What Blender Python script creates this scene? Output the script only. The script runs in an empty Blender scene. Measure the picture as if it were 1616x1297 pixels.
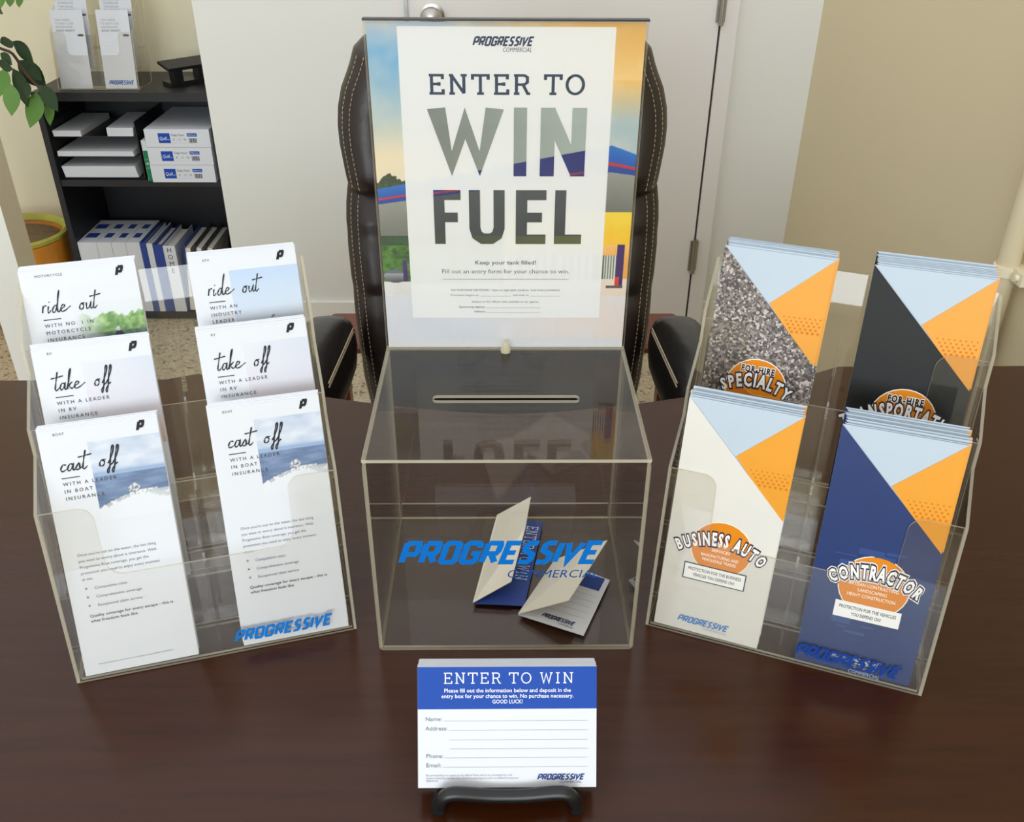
import bpy, bmesh, math, random
import numpy as np
from mathutils import Vector, Matrix
random.seed(7); rng = np.random.default_rng(5)
SC = bpy.context.scene
COL = SC.collection

# ------------------------------------------------------------------ camera
cam = bpy.data.objects.new('camera', bpy.data.cameras.new('camera'))
COL.objects.link(cam)
cam.data.sensor_width = 36.0
cam.data.lens = 1440.42 / 1616 * 36
cam.data.clip_start = 0.02
_p, _y, _r = 0.5480, 0.0152, 0.0066
fw = Vector((math.sin(_y)*math.cos(_p), math.cos(_y)*math.cos(_p), -math.sin(_p)))
rt = fw.cross(Vector((0, 0, 1))).normalized(); up = rt.cross(fw)
r2 = rt*math.cos(_r) + up*math.sin(_r); u2 = up*math.cos(_r) - rt*math.sin(_r)
cam.matrix_world = Matrix(((r2.x, u2.x, -fw.x, -0.0052), (r2.y, u2.y, -fw.y, -0.5899), (r2.z, u2.z, -fw.z, 0.6126), (0, 0, 0, 1)))
SC.camera = cam

# ------------------------------------------------------------------ world, lights, exposure
w = bpy.data.worlds.new('world'); SC.world = w; w.use_nodes = True
w.node_tree.nodes['Background'].inputs[0].default_value = (0.97, 0.98, 1.0, 1)
w.node_tree.nodes['Background'].inputs[1].default_value = 1.12
def area(name, loc, target, sx, sy, power, col):
    l = bpy.data.lights.new(name, 'AREA'); l.shape = 'RECTANGLE'; l.size = sx; l.size_y = sy
    l.energy = power; l.color = col
    o = bpy.data.objects.new(name, l); COL.objects.link(o)
    o.location = loc
    o.rotation_euler = (Vector(target) - Vector(loc)).to_track_quat('-Z', 'Y').to_euler()
    return o
# daylight entering through the shop window in the wall behind the camera
area('window_daylight', (-0.75, -4.46, 1.0), (-0.75, 0.0, 0.3), 2.9, 1.6, 105, (0.86, 0.94, 1.0))
SC.view_settings.view_transform = 'Standard'
SC.view_settings.look = 'None'
SC.view_settings.exposure = 0.16
SC.view_settings.gamma = 1.0
SC.view_settings.use_curve_mapping = False
SC.cycles.transparent_max_bounces = 40
SC.cycles.max_bounces = 10

# ------------------------------------------------------------------ materials
def lin(c):
    return tuple(((v/255.0)/12.92 if v/255.0 <= 0.04045 else ((v/255.0+0.055)/1.055)**2.4) for v in c[:3])
def base(name):
    m = bpy.data.materials.new(name); m.use_nodes = True
    return m, m.node_tree.nodes, m.node_tree.links, m.node_tree.nodes['Principled BSDF']
def mat(name, rgb, rough=0.5, metal=0.0, var=0.06, scale=30.0, bump=0.0, bscale=200.0, coat=0.0, spec=0.5):
    """plain painted / plastic / paper surface: colour with a slight procedural variation and fine relief"""
    m, n, l, b = base(name)
    tc = n.new('ShaderNodeTexCoord'); nz = n.new('ShaderNodeTexNoise'); nz.inputs['Scale'].default_value = scale
    nz.inputs['Detail'].default_value = 3
    l.new(tc.outputs['Object'], nz.inputs['Vector'])
    mx = n.new('ShaderNodeMix'); mx.data_type = 'RGBA'
    c = lin(rgb)
    mx.inputs[6].default_value = (*[v*(1-var) for v in c], 1); mx.inputs[7].default_value = (*[min(1, v*(1+var)) for v in c], 1)
    l.new(nz.outputs['Fac'], mx.inputs[0]); l.new(mx.outputs[2], b.inputs['Base Color'])
    b.inputs['Roughness'].default_value = rough; b.inputs['Metallic'].default_value = metal
    b.inputs['Coat Weight'].default_value = coat; b.inputs['Specular IOR Level'].default_value = spec
    if bump:
        n2 = n.new('ShaderNodeTexNoise'); n2.inputs['Scale'].default_value = bscale; n2.inputs['Detail'].default_value = 4
        l.new(tc.outputs['Object'], n2.inputs['Vector'])
        bp = n.new('ShaderNodeBump'); bp.inputs['Strength'].default_value = bump; bp.inputs['Distance'].default_value = 0.002
        l.new(n2.outputs['Fac'], bp.inputs['Height']); l.new(bp.outputs[0], b.inputs['Normal'])
    return m
def acrylic(name, tint, edge=False):
    m, n, l, b = base(name); n.remove(b); out = n['Material Output']
    tr = n.new('ShaderNodeBsdfTransparent'); tr.inputs[0].default_value = (*tint, 1)
    mix = n.new('ShaderNodeMixShader')
    if edge:
        d = n.new('ShaderNodeBsdfDiffuse'); d.inputs[0].default_value = (*lin((250, 244, 222)), 1)
        t2 = n.new('ShaderNodeBsdfTranslucent'); t2.inputs[0].default_value = (*lin((252, 247, 228)), 1)
        m2 = n.new('ShaderNodeMixShader'); m2.inputs[0].default_value = 0.5
        l.new(d.outputs[0], m2.inputs[1]); l.new(t2.outputs[0], m2.inputs[2])
        mix.inputs[0].default_value = 0.5
        l.new(tr.outputs[0], mix.inputs[1]); l.new(m2.outputs[0], mix.inputs[2])
    else:
        lw = n.new('ShaderNodeLayerWeight'); lw.inputs['Blend'].default_value = 0.5
        pw = n.new('ShaderNodeMath'); pw.operation = 'POWER'; pw.inputs[1].default_value = 5.0
        l.new(lw.outputs['Facing'], pw.inputs[0])
        ma = n.new('ShaderNodeMath'); ma.operation = 'MULTIPLY_ADD'; ma.inputs[1].default_value = 0.95; ma.inputs[2].default_value = 0.034
        l.new(pw.outputs[0], ma.inputs[0]); l.new(ma.outputs[0], mix.inputs[0])
        g = n.new('ShaderNodeBsdfGlossy'); g.inputs['Roughness'].default_value = 0.015
        l.new(tr.outputs[0], mix.inputs[1]); l.new(g.outputs[0], mix.inputs[2])
    l.new(mix.outputs[0], out.inputs[0])
    return m
def ink_mat(name, rough):
    m, n, l, b = base(name)
    a = n.new('ShaderNodeAttribute'); a.attribute_name = 'ink'
    l.new(a.outputs['Color'], b.inputs['Base Color']); b.inputs['Roughness'].default_value = rough
    b.inputs['Specular IOR Level'].default_value = 0.2
    return m
def wood_mat():
    m, n, l, b = base('dark_walnut_laminate')
    tc = n.new('ShaderNodeTexCoord'); mp = n.new('ShaderNodeMapping'); mp.inputs['Scale'].default_value = (1.2, 14, 14)
    l.new(tc.outputs['Object'], mp.inputs[0])
    nz = n.new('ShaderNodeTexNoise'); nz.inputs['Scale'].default_value = 5; nz.inputs['Detail'].default_value = 7; nz.inputs['Roughness'].default_value = 0.65
    l.new(mp.outputs[0], nz.inputs['Vector'])
    cr = n.new('ShaderNodeValToRGB'); cr.color_ramp.elements[0].position = 0.32; cr.color_ramp.elements[1].position = 0.72
    cr.color_ramp.elements[0].color = (*lin((52, 23, 7)), 1); cr.color_ramp.elements[1].color = (*lin((64, 31, 11)), 1)
    l.new(nz.outputs['Fac'], cr.inputs[0]); l.new(cr.outputs[0], b.inputs['Base Color'])
    b.inputs['Roughness'].default_value = 0.2; b.inputs['Specular IOR Level'].default_value = 0.34
    n2 = n.new('ShaderNodeTexNoise'); n2.inputs['Scale'].default_value = 60
    l.new(mp.outputs[0], n2.inputs['Vector'])
    bp = n.new('ShaderNodeBump'); bp.inputs['Strength'].default_value = 0.05; bp.inputs['Distance'].default_value = 0.001
    l.new(n2.outputs['Fac'], bp.inputs['Height']); l.new(bp.outputs[0], b.inputs['Normal'])
    return m
def speckle_mat(name, scale, stops, rough, chip=0.0):
    m, n, l, b = base(name)
    tc = n.new('ShaderNodeTexCoord'); v = n.new('ShaderNodeTexVoronoi'); v.inputs['Scale'].default_value = scale
    l.new(tc.outputs['Object'], v.inputs['Vector'])
    sx = n.new('ShaderNodeSeparateColor'); l.new(v.outputs['Color'], sx.inputs[0])
    cr = n.new('ShaderNodeValToRGB'); cr.color_ramp.interpolation = 'CONSTANT'
    e = cr.color_ramp.elements
    e[0].position = 0; e[0].color = (*lin(stops[0][1]), 1); e[1].position = stops[1][0]; e[1].color = (*lin(stops[1][1]), 1)
    for p, c in stops[2:]:
        k = e.new(p); k.color = (*lin(c), 1)
    l.new(sx.outputs[0], cr.inputs[0]); l.new(cr.outputs[0], b.inputs['Base Color']); b.inputs['Roughness'].default_value = rough
    return m
M = {
 'wall': mat('cream_wall_paint', (234, 235, 231), 0.7, var=0.02, scale=2, bump=0.05, bscale=90),
 'wall_tan': mat('tan_wall_paint', (222, 208, 174), 0.7, var=0.03, scale=2, bump=0.05, bscale=90),
 'alcove': mat('alcove_wall_paint', (238, 229, 200), 0.7, var=0.03, scale=3),
 'door': mat('door_paint', (236, 233, 231), 0.45, var=0.02, scale=3),
 'white': mat('white_gloss_paint', (238, 238, 234), 0.4, var=0.02, scale=4),
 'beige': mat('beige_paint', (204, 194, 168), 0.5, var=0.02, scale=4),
 'steel': mat('brushed_steel', (170, 168, 162), 0.28, metal=1.0, var=0.08),
 'darkgap': mat('dark_gap', (60, 56, 50), 0.8),
 'wood': wood_mat(),
 'mahogany': mat('mahogany_veneer', (112, 52, 30), 0.35, var=0.15, scale=12),
 'leather': mat('dark_brown_leather', (38, 29, 26), 0.36, var=0.15, scale=8, bump=0.35, bscale=60),
 'armpad': mat('black_arm_leather', (32, 29, 28), 0.34, var=0.12, scale=10, bump=0.35, bscale=45),
 'thread': mat('pale_thread', (186, 170, 146), 0.8),
 'black': mat('black_plastic', (22, 22, 23), 0.35, var=0.1),
 'blackwood': mat('black_laminate', (27, 28, 34), 0.45, var=0.12, scale=15),
 'paper': mat('white_paper', (219, 223, 231), 0.55, var=0.01, scale=60),
 'paperback': mat('cream_card_back', (232, 227, 214), 0.6, var=0.01),
 'blue': mat('blue_print_card', (38, 68, 150), 0.5, var=0.04),
 'paleblue': mat('pale_blue_sheet', (184, 199, 213), 0.5, var=0.02),
 'orange': mat('orange_sheet', (228, 152, 12), 0.42, var=0.06, scale=14),
 'navy': mat('navy_cover', (30, 52, 106), 0.42, var=0.16, scale=22, spec=0.3),
 'charcoal': mat('charcoal_cover', (24, 25, 26), 0.45, var=0.12, scale=25, spec=0.25),
 'ivory': mat('ivory_cover', (221, 218, 211), 0.45, var=0.03, scale=25),
 'gravel': speckle_mat('gravel_print_cover', 520, [(0, (62, 54, 52)), (0.3, (104, 94, 90)), (0.6, (140, 128, 122)), (0.85, (190, 180, 172))], 0.45),
 'terrazzo': speckle_mat('terrazzo_floor', 130, [(0, (186, 172, 142)), (0.45, (200, 187, 158)), (0.78, (168, 152, 124)), (0.92, (128, 112, 90))], 0.35),
 'leafdark': mat('dark_green_leaf', (34, 62, 30), 0.4, var=0.25, scale=30),
 'leaflight': mat('light_green_leaf', (92, 138, 52), 0.45, var=0.2, scale=30),
 'bark': mat('brown_bark', (78, 58, 42), 0.8, var=0.3, scale=60),
 'soil': mat('dry_soil', (120, 98, 70), 0.95, var=0.45, scale=70, bump=0.8, bscale=60),
 'terracotta': mat('orange_glazed_pot', (206, 134, 40), 0.4, var=0.3, scale=18),
 'moss': mat('yellow_green_rim', (176, 172, 72), 0.6, var=0.2),
 'green': mat('green_ream_wrap', (28, 128, 84), 0.5),
 'acry': acrylic('clear_acrylic', (0.965, 0.96, 0.945)),
 'edge': acrylic('acrylic_edge_painted_glow', (0.9, 0.88, 0.8), True),  # ivory tone paints in the light that gathers along the sheet edges
 'ink': ink_mat('printed_ink', 0.5),
 'inkgloss': ink_mat('glossy_printed_ink', 0.3),
}
# ------------------------------------------------------------------ mesh helpers
class MB:
    def __init__(s): s.v = []; s.f = []; s.m = []; s.sm = False
    def add(s, verts, faces, mi=0):
        o = len(s.v); s.v += [tuple(p) for p in verts]
        for k, f in enumerate(faces):
            s.f.append(tuple(i+o for i in f)); s.m.append(mi[k] if isinstance(mi, list) else mi)
        return s
    def box(s, x0, x1, y0, y1, z0, z1, mi=0):
        v = [(x, y, z) for z in (z0, z1) for y in (y0, y1) for x in (x0, x1)]
        return s.add(v, [(0, 2, 3, 1), (4, 5, 7, 6), (0, 1, 5, 4), (2, 6, 7, 3), (0, 4, 6, 2), (1, 3, 7, 5)], mi)
    def rbox(s, x0, x1, y0, y1, z0, z1, r, mi=0, seg=4):
        """box with edges rounded in the xy outline and chamfered top/bottom"""
        pts = rrect(x0, x1, y0, y1, r, seg); ins = rrect(x0+r*.4, x1-r*.4, y0+r*.4, y1-r*.4, r*.6, seg); n = len(pts)
        v = [(x, y, z0) for x, y in ins]+[(x, y, z0+r*.4) for x, y in pts]+[(x, y, z1-r*.4) for x, y in pts]+[(x, y, z1) for x, y in ins]
        f = [tuple(reversed(range(n))), tuple(range(3*n, 4*n))]
        for k in range(3):
            f += [(k*n+i, k*n+(i+1) % n, (k+1)*n+(i+1) % n, (k+1)*n+i) for i in range(n)]
        return s.add(v, f, mi)
    def prism(s, pts, fn, t, mface=0, mside=1):
        """polygon pts (a,b) extruded by t; fn(a,b,c)->xyz"""
        n = len(pts)
        v = [fn(a, b, 0) for a, b in pts]+[fn(a, b, t) for a, b in pts]
        f = [tuple(reversed(range(n))), tuple(range(n, 2*n))]+[(i, (i+1) % n, n+(i+1) % n, n+i) for i in range(n)]
        return s.add(v, f, [mface, mface]+[mside]*n)
    def tube(s, pts, rad, seg=8, mi=0, cap=True):
        pts = [Vector(p) for p in pts]; n = len(pts)
        if not hasattr(rad, '__len__'): rad = [rad]*n
        v = []; a = None
        for i, p in enumerate(pts):
            t = (pts[min(i+1, n-1)]-pts[max(i-1, 0)]).normalized()
            if a is None: a = t.cross(Vector((0.31, 0.2, 0.93)) if abs(t.z) < .9 else Vector((1, .1, 0)))
            a = (a-t*a.dot(t)).normalized(); b = t.cross(a)
            v += [p+(a*math.cos(k*2*math.pi/seg)+b*math.sin(k*2*math.pi/seg))*rad[i] for k in range(seg)]
        f = []
        for i in range(n-1):
            f += [(i*seg+k, i*seg+(k+1) % seg, (i+1)*seg+(k+1) % seg, (i+1)*seg+k) for k in range(seg)]
        if cap: f += [tuple(reversed(range(seg))), tuple(range((n-1)*seg, n*seg))]
        return s.add(v, f, mi)
    def lathe(s, prof, c=(0, 0, 0), seg=24, mi=0, cap=True):
        v = []; n = len(prof)
        for r, z in prof:
            v += [(c[0]+r*math.cos(k*2*math.pi/seg), c[1]+r*math.sin(k*2*math.pi/seg), c[2]+z) for k in range(seg)]
        f = []
        for i in range(n-1):
            f += [(i*seg+k, i*seg+(k+1) % seg, (i+1)*seg+(k+1) % seg, (i+1)*seg+k) for k in range(seg)]
        if cap: f += [tuple(reversed(range(seg))), tuple(range((n-1)*seg, n*seg))]
        else: f += [((n-1)*seg+k, (n-1)*seg+(k+1) % seg, (k+1) % seg, k) for k in range(seg)]
        return s.add(v, f, mi)
    def build(s, name, mats, parent=None, smooth=False):
        me = bpy.data.meshes.new(name); me.from_pydata(s.v, [], s.f)
        for m in (mats if isinstance(mats, (list, tuple)) else [mats]): me.materials.append(M[m] if isinstance(m, str) else m)
        me.polygons.foreach_set('material_index', s.m)
        bm = bmesh.new(); bm.from_mesh(me); bmesh.ops.recalc_face_normals(bm, faces=bm.faces); bm.to_mesh(me); bm.free()
        if smooth:
            me.polygons.foreach_set('use_smooth', [True]*len(me.polygons))
            me.set_sharp_from_angle(angle=math.radians(50))
        me.update()
        return link(name, me, parent)
def link(name, me, parent=None):
    o = bpy.data.objects.new(name, me); COL.objects.link(o); o.parent = parent
    return o
def rrect(x0, x1, y0, y1, r, seg=4):
    out = []
    for cx, cy, a0 in ((x1-r, y0+r, -90), (x1-r, y1-r, 0), (x0+r, y1-r, 90), (x0+r, y0+r, 180)):
        out += [(cx+r*math.cos(math.radians(a0+90*k/seg)), cy+r*math.sin(math.radians(a0+90*k/seg))) for k in range(seg+1)]
    return out
def thing(name, label, cat, loc=(0, 0, 0), rotz=0.0, tilt=0.0, group=None):
    o = bpy.data.objects.new(name, None); COL.objects.link(o); o.empty_display_size = 0.03
    o.matrix_world = Matrix.Translation(loc) @ Matrix.Rotation(rotz, 4, 'Z') @ Matrix.Rotation(-tilt, 4, 'X')
    return tag(o, label, cat, group)
def tag(o, label, cat, group=None, kind=None):
    o['label'] = label; o['category'] = cat
    if group: o['group'] = group
    if kind: o['kind'] = kind
    return o
def struct(o, label, cat='room'):
    o['kind'] = 'structure'; o['label'] = label; o['category'] = cat
    return o
def copy_thing(src, M4=None, label=None):
    c = src.copy(); COL.objects.link(c)
    if M4 is not None: c.matrix_world = M4
    if label: c['label'] = label
    for ch in list(src.children):
        d = ch.copy(); COL.objects.link(d); d.parent = c; d.matrix_parent_inverse = ch.matrix_parent_inverse
    return c

# ------------------------------------------------------------------ lettering
GL = {}
def glyphs(chars, bold):
    cu = bpy.data.curves.new('t', 'FONT'); cu.resolution_u = 2; cu.offset = bold; cu.fill_mode = 'FRONT'
    ob = bpy.data.objects.new('t', cu); COL.objects.link(ob)
    def ev(s):
        cu.body = s
        dg = bpy.context.evaluated_depsgraph_get(); dg.update()
        e = ob.evaluated_get(dg); me = e.to_mesh()
        v = [(p.co.x, p.co.y) for p in me.vertices]; f = [tuple(q.vertices) for q in me.polygons]
        e.to_mesh_clear(); return v, f
    bar = max(x for x, _ in ev('|')[0])
    for c in chars:
        v, f = ev(c); adv = max(x for x, _ in ev(c+'|')[0])-bar
        GL[c, bold] = (v, f, adv)
    GL[' ', bold] = ([], [], 0.28)
    bpy.data.objects.remove(ob); bpy.data.curves.remove(cu)
glyphs('ABCDEFGHIJKLMNOPQRSTUVWXYZabcdefghijklmnopqrstuvwxyz0123456789.,!?:;\'-+_/&', 0.0)
glyphs('ABCDEFGHIJKLMNOPQRSTUVWXYZabcdefghijklmnopqrstuvwxyz0123456789.,!?:;\'-+_/&', 0.009)
glyphs('ABCDEFHIJLMNOPRSTUVYZ-', 0.04)
glyphs('ABCDEFHIJLMNOPRSTUVYZ-', 0.13)
glyphs('ABCDEFHIJLMNOPRSTUVYZ-', 0.2)

def offset_stroke(pts, wd, closed=False):
    """one mitred band per stroke, returned as convex quads"""
    P = [Vector(p) for p in pts]; n = len(P); L = []; R = []
    for i in range(n):
        a = P[i-1] if (i or closed) else None; b = P[(i+1) % n] if (i < n-1 or closed) else None
        d1 = (P[i]-a).normalized() if a is not None else None; d2 = (b-P[i]).normalized() if b is not None else None
        if d1 is None: d1 = d2
        if d2 is None: d2 = d1
        n1 = Vector((-d1.y, d1.x)); n2 = Vector((-d2.y, d2.x)); m = (n1+n2)
        m = m.normalized() if m.length > 1e-6 else n1
        k = 1/max(0.35, m.dot(n1)); wi = wd[i] if hasattr(wd, '__len__') else wd
        L.append(P[i]+m*k*wi/2); R.append(P[i]-m*k*wi/2)
    q = []
    for i in range(n if closed else n-1):
        j = (i+1) % n
        q.append([tuple(L[i]), tuple(R[i]), tuple(R[j]), tuple(L[j])])
    return q
def cr_spline(pts, k=6):
    P = [Vector(pts[0])]+[Vector(p) for p in pts]+[Vector(pts[-1])]; out = []
    for i in range(1, len(P)-2):
        for j in range(k):
            t = j/k; a, b, c, d = P[i-1], P[i], P[i+1], P[i+2]
            out.append(0.5*((2*b)+(c-a)*t+(2*a-5*b+4*c-d)*t*t+(3*b-a-3*c+d)*t**3))
    out.append(P[-2]); return [tuple(p) for p in out]
# heavy italic logo capitals (strokes on a unit height)
LOGO = {'P': ([[(0, 0), (0, 1)], [(0, 1), (.46, 1), (.5, .9), (.5, .55), (.44, .42), (0, .42)]], .78),
 'R': ([[(0, 0), (0, 1)], [(0, 1), (.46, 1), (.5, .9), (.5, .58), (.44, .46), (0, .46)], [(.25, .46), (.5, 0)]], .8),
 'O': ([[(.08, 0), (0, .1), (0, .9), (.08, 1), (.44, 1), (.52, .9), (.52, .1), (.44, 0), (.08, 0)]], .82),
 'G': ([[(.52, .75), (.52, .92), (.44, 1), (.08, 1), (0, .9), (0, .1), (.08, 0), (.44, 0), (.52, .1), (.52, .46), (.28, .46)]], .82),
 'E': ([[(.48, 1), (0, 1), (0, 0), (.48, 0)], [(0, .5), (.4, .5)]], .68),
 'S': ([[(.50, 1), (.18, 1), (.08, .9), (.08, .62), (.42, .40), (.42, .1), (.34, 0), (-.02, 0)]], .72),
 'I': ([[(0, 0), (0, 1)]], .3), 'V': ([[(-.02, 1), (.2, .04), (.54, 1)]], .8)}
# slab serif capitals
SER = 0.13
SLAB = {'E': ([[(.12, 0), (.12, 1)], [(0, 1), (.62, 1), (.62, .78)], [(0, 0), (.64, 0), (.64, .24)], [(.12, .52), (.46, .52)], [(.46, .42), (.46, .62)]], .82),
 'N': ([[(.12, 0), (.12, 1)], [(.12, 1), (.68, 0)], [(.68, 0), (.68, 1)], [(0, 0), (.26, 0)], [(0, 1), (.2, 1)], [(.54, 1), (.82, 1)]], .98),
 'T': ([[(.36, 0), (.36, 1)], [(0, .76), (0, 1), (.72, 1), (.72, .76)], [(.2, 0), (.52, 0)]], .88),
 'R': ([[(.12, 0), (.12, 1)], [(0, 1), (.48, 1), (.62, .9), (.62, .62), (.48, .5), (.12, .5)], [(.42, .5), (.64, 0), (.76, 0)], [(0, 0), (.26, 0)]], .9),
 'O': ([[(.4+.38*math.cos(a*math.pi/10), .5+.51*math.sin(a*math.pi/10)) for a in range(21)]], .98),
 'W': ([[(.1, 1), (.3, 0), (.52, .9), (.74, 0), (.94, 1)], [(0, 1), (.24, 1)], [(.82, 1), (1.06, 1)]], 1.2),
 'I': ([[(.16, 0), (.16, 1)], [(0, 0), (.32, 0)], [(0, 1), (.32, 1)]], .5)}
# heavy condensed capitals for the big two-line headline; unit height, stroke .2
BLOCK = {'W': ([[(.1, 1), (.3, 0), (.5, .92), (.7, 0), (.92, 1)]], 1.02), 'I': ([[(.1, 0), (.1, 1)]], .2),
 'N': ([[(.1, 0), (.1, 1)], [(.1, 1), (.53, 0)], [(.53, 0), (.53, 1)]], .63),
 'F': ([[(.1, 0), (.1, 1)], [(.1, .91), (.5, .91)], [(.1, .5), (.44, .5)]], .5),
 'U': ([[(.1, 1), (.1, .3), (.14, .17), (.24, .1), (.4, .1), (.5, .17), (.54, .3), (.54, 1)]], .64),
 'E': ([[(.1, 0), (.1, 1)], [(.1, .91), (.53, .91)], [(.1, .5), (.46, .5)], [(.1, .09), (.53, .09)]], .53),
 'L': ([[(.1, 0), (.1, 1)], [(.1, .09), (.5, .09)]], .5)}
# flowing handwriting
HAND = {'r': ([[(.0, .02), (.03, .42)], [(.02, .24), (.08, .38), (.2, .40)]], .27),
 'i': ([[(.03, .36), (.0, .08), (.05, 0), (.14, .12)], [(.05, .56), (.08, .60)]], .2),
 'd': ([[(.26, .33), (.14, .37), (.02, .14), (.07, .0), (.18, .08), (.3, .6), (.36, 1.12), (.33, 1.02), (.27, .3), (.28, .04), (.34, 0), (.42, .12)]], .4),
 'e': ([[(.02, .16), (.18, .22), (.22, .34), (.13, .37), (.03, .18), (.08, .01), (.24, .04), (.52, .26)]], .5),
 'o': ([[(.14, .34), (.03, .22), (.04, .02), (.16, .02), (.22, .2), (.13, .35), (.2, .33), (.28, .35)]], .36),
 'u': ([[(.0, .34), (.0, .08), (.06, .0), (.16, .12), (.22, .36), (.2, .1), (.25, 0), (.33, .1)]], .32),
 't': ([[(.14, 1.0), (.06, .4), (.03, .06), (.1, 0), (.22, .14)], [(-.16, .66), (.1, .7), (.4, .76)]], .24),
 'a': ([[(.22, .32), (.1, .36), (.01, .12), (.07, .0), (.18, .12), (.25, .36), (.22, .1), (.26, 0), (.34, .1)]], .34),
 'k': ([[(.0, .1), (.12, .7), (.16, 1.1), (.1, .9), (.02, 0)], [(.05, .18), (.22, .36), (.08, .2), (.2, .02), (.3, .1)]], .3),
 'c': ([[(.22, .32), (.1, .36), (.01, .14), (.08, 0), (.28, .12)]], .27),
 's': ([[(.0, .1), (.12, .36), (.16, .1), (.08, 0), (.0, .05)], [(.12, .02), (.26, .14)]], .25),
 'f': ([[(.0, .1), (.16, .5), (.24, .98), (.18, 1.02), (.12, .6), (.06, -.2), (.0, -.42), (-.03, -.3), (.06, -.06), (.2, .1)]], .2)}

class Print:
    """flat print laid on the front (-y) of a sheet: every shape in (x, z), stacked in thin layers"""
    def __init__(s): s.v = []; s.f = []; s.c = []; s.k = 0
    def lift(s, layer): s.k += 1; return -0.00012*layer-1.2e-6*(s.k % 60)
    def poly(s, pts, col, layer=1):
        o = len(s.v); y = s.lift(layer)
        s.v += [(a, y, b) for a, b in pts]; s.f.append(tuple(range(o, o+len(pts))))
        s.c += ([(*lin(c), 1) for c in col] if isinstance(col[0], (tuple, list)) else [(*lin(col), 1)]*len(pts))
    def tri(s, v, f, col, layer=1):
        o = len(s.v); y = s.lift(layer); s.v += [(a, y, b) for a, b in v]
        for q in f:
            s.f.append(tuple(i+o for i in q)); s.c += [(*lin(col), 1)]*len(q)
    def rect(s, x0, x1, z0, z1, col, layer=1): s.poly([(x0, z0), (x1, z0), (x1, z1), (x0, z1)], col, layer)
    def ell(s, cx, cz, rx, rz, col, layer=1, a0=0, a1=360, n=28):
        s.poly([(cx+rx*math.cos(math.radians(a0+(a1-a0)*k/n)), cz+rz*math.sin(math.radians(a0+(a1-a0)*k/n))) for k in range(n)], col, layer)
    def text(s, t, x, z, size, col, width=None, bold=0.0, align='L', shear=0.0, sp=0.0, sx=1.0, layer=3):
        """size: cap height; width: fit the line to this width"""
        k = size/0.70; adv = sum(GL[c, bold][2]+sp for c in t)*k
        if width: sx = width/adv
        adv *= sx; x0 = x-(adv/2 if align == 'C' else adv if align == 'R' else 0); p = 0
        for c in t:
            v, f, a = GL[c, bold]
            s.tri([(x0+(p+vx+shear*vy)*k*sx, z+vy*k) for vx, vy in v], f, col, layer); p += a+sp
    def arc(s, t, cx, cz, width, size, rise, col, bold, out=None, layer=4, skew=0.0, rim=None):
        """bulging arched title: letters along a shallow arc, with a dark outline below"""
        k = size/0.70; adv = sum(GL[c, .04][2]+.1 for c in t); sx = width/(adv*k); p = 0
        for lay, b, cc in ((layer-1, .2, rim), (layer, .13, out), (layer+1, bold, col)):
            if cc is None: continue
            p = 0
            for c in t:
                a = GL[c, .04][2]+.1; m = (p+a/2)/adv*2-1
                v, f, a_ = GL[c, b]; hs = 1.0+0.25*(1-m*m); th = -m*rise*3.2/width
                x0 = cx+m*width/2; z0 = cz+rise*(1-m*m)-rise+skew*m
                vv = []
                for vx, vy in v:
                    X = (vx-a_/2)*k*sx; Z = vy*k*hs
                    vv.append((x0+X*math.cos(th)-Z*math.sin(th), z0+X*math.sin(th)+Z*math.cos(th)))
                s.tri(vv, f, cc, lay); p += a
    def strokes(s, t, font, x, z, h, thick, col, width=None, shear=0.0, gap=0.0, layer=2, smooth=False, rot=None):
        adv = sum(font[c][1]+gap if c != ' ' else .45 for c in t)-gap; sx = (width/h/adv) if width else 1.0; p = 0
        for c in t:
            if c == ' ': p += .45; continue
            st, a = font[c]
            for line in st:
                pts = cr_spline(line) if smooth else line
                wd = thick
                if smooth: wd = [thick*(.55+.65*abs(math.sin(1.1+j*.37))) for j in range(len(pts))]
                closed = (not smooth) and len(pts) > 3 and math.dist(pts[0], pts[-1]) < 1e-6
                for q in offset_stroke(pts[:-1] if closed else pts, wd, closed):
                    s.poly([(x+((p+qx)*sx+shear*qz)*h, z+qz*h) for qx, qz in q], col, layer)
            p += a+gap
    def logo(s, x, z, width, h, col, layer=3):
        s.strokes('PROGRESSIVE', LOGO, x+0.1*h, z+.1*h, h*.8, .25, col, width=width-h*.45, shear=.32, layer=layer)
    def grid(s, x0, x1, z0, z1, nx, nz, fn, layer=1, mask=None):
        X = np.linspace(x0, x1, nx+1); Z = np.linspace(z0, z1, nz+1); o = len(s.v)
        for b in Z:
            for a in X: s.v.append((a, -0.00012*layer, b))
        for j in range(nz):
            for i in range(nx):
                a, b = (i+.5)/nx, (j+.5)/nz
                q = (o+j*(nx+1)+i, o+j*(nx+1)+i+1, o+(j+1)*(nx+1)+i+1, o+(j+1)*(nx+1)+i)
                s.f.append(q)
                for da, db in ((0, 0), (1, 0), (1, 1), (0, 1)):
                    s.c.append((*lin(fn((i+da)/nx, (j+db)/nz)), 1))
    def build(s, name, parent, gloss=False):
        me = bpy.data.meshes.new(name); me.from_pydata(s.v, [], s.f)
        at = me.color_attributes.new('ink', 'FLOAT_COLOR', 'CORNER')
        # corner order follows faces as listed
        at.data.foreach_set('color', np.array(s.c, dtype=np.float32).ravel())
        me.materials.append(M['inkgloss' if gloss else 'ink']); me.update()
        return link(name, me, parent)
NO = rng.random((64, 64))
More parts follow.
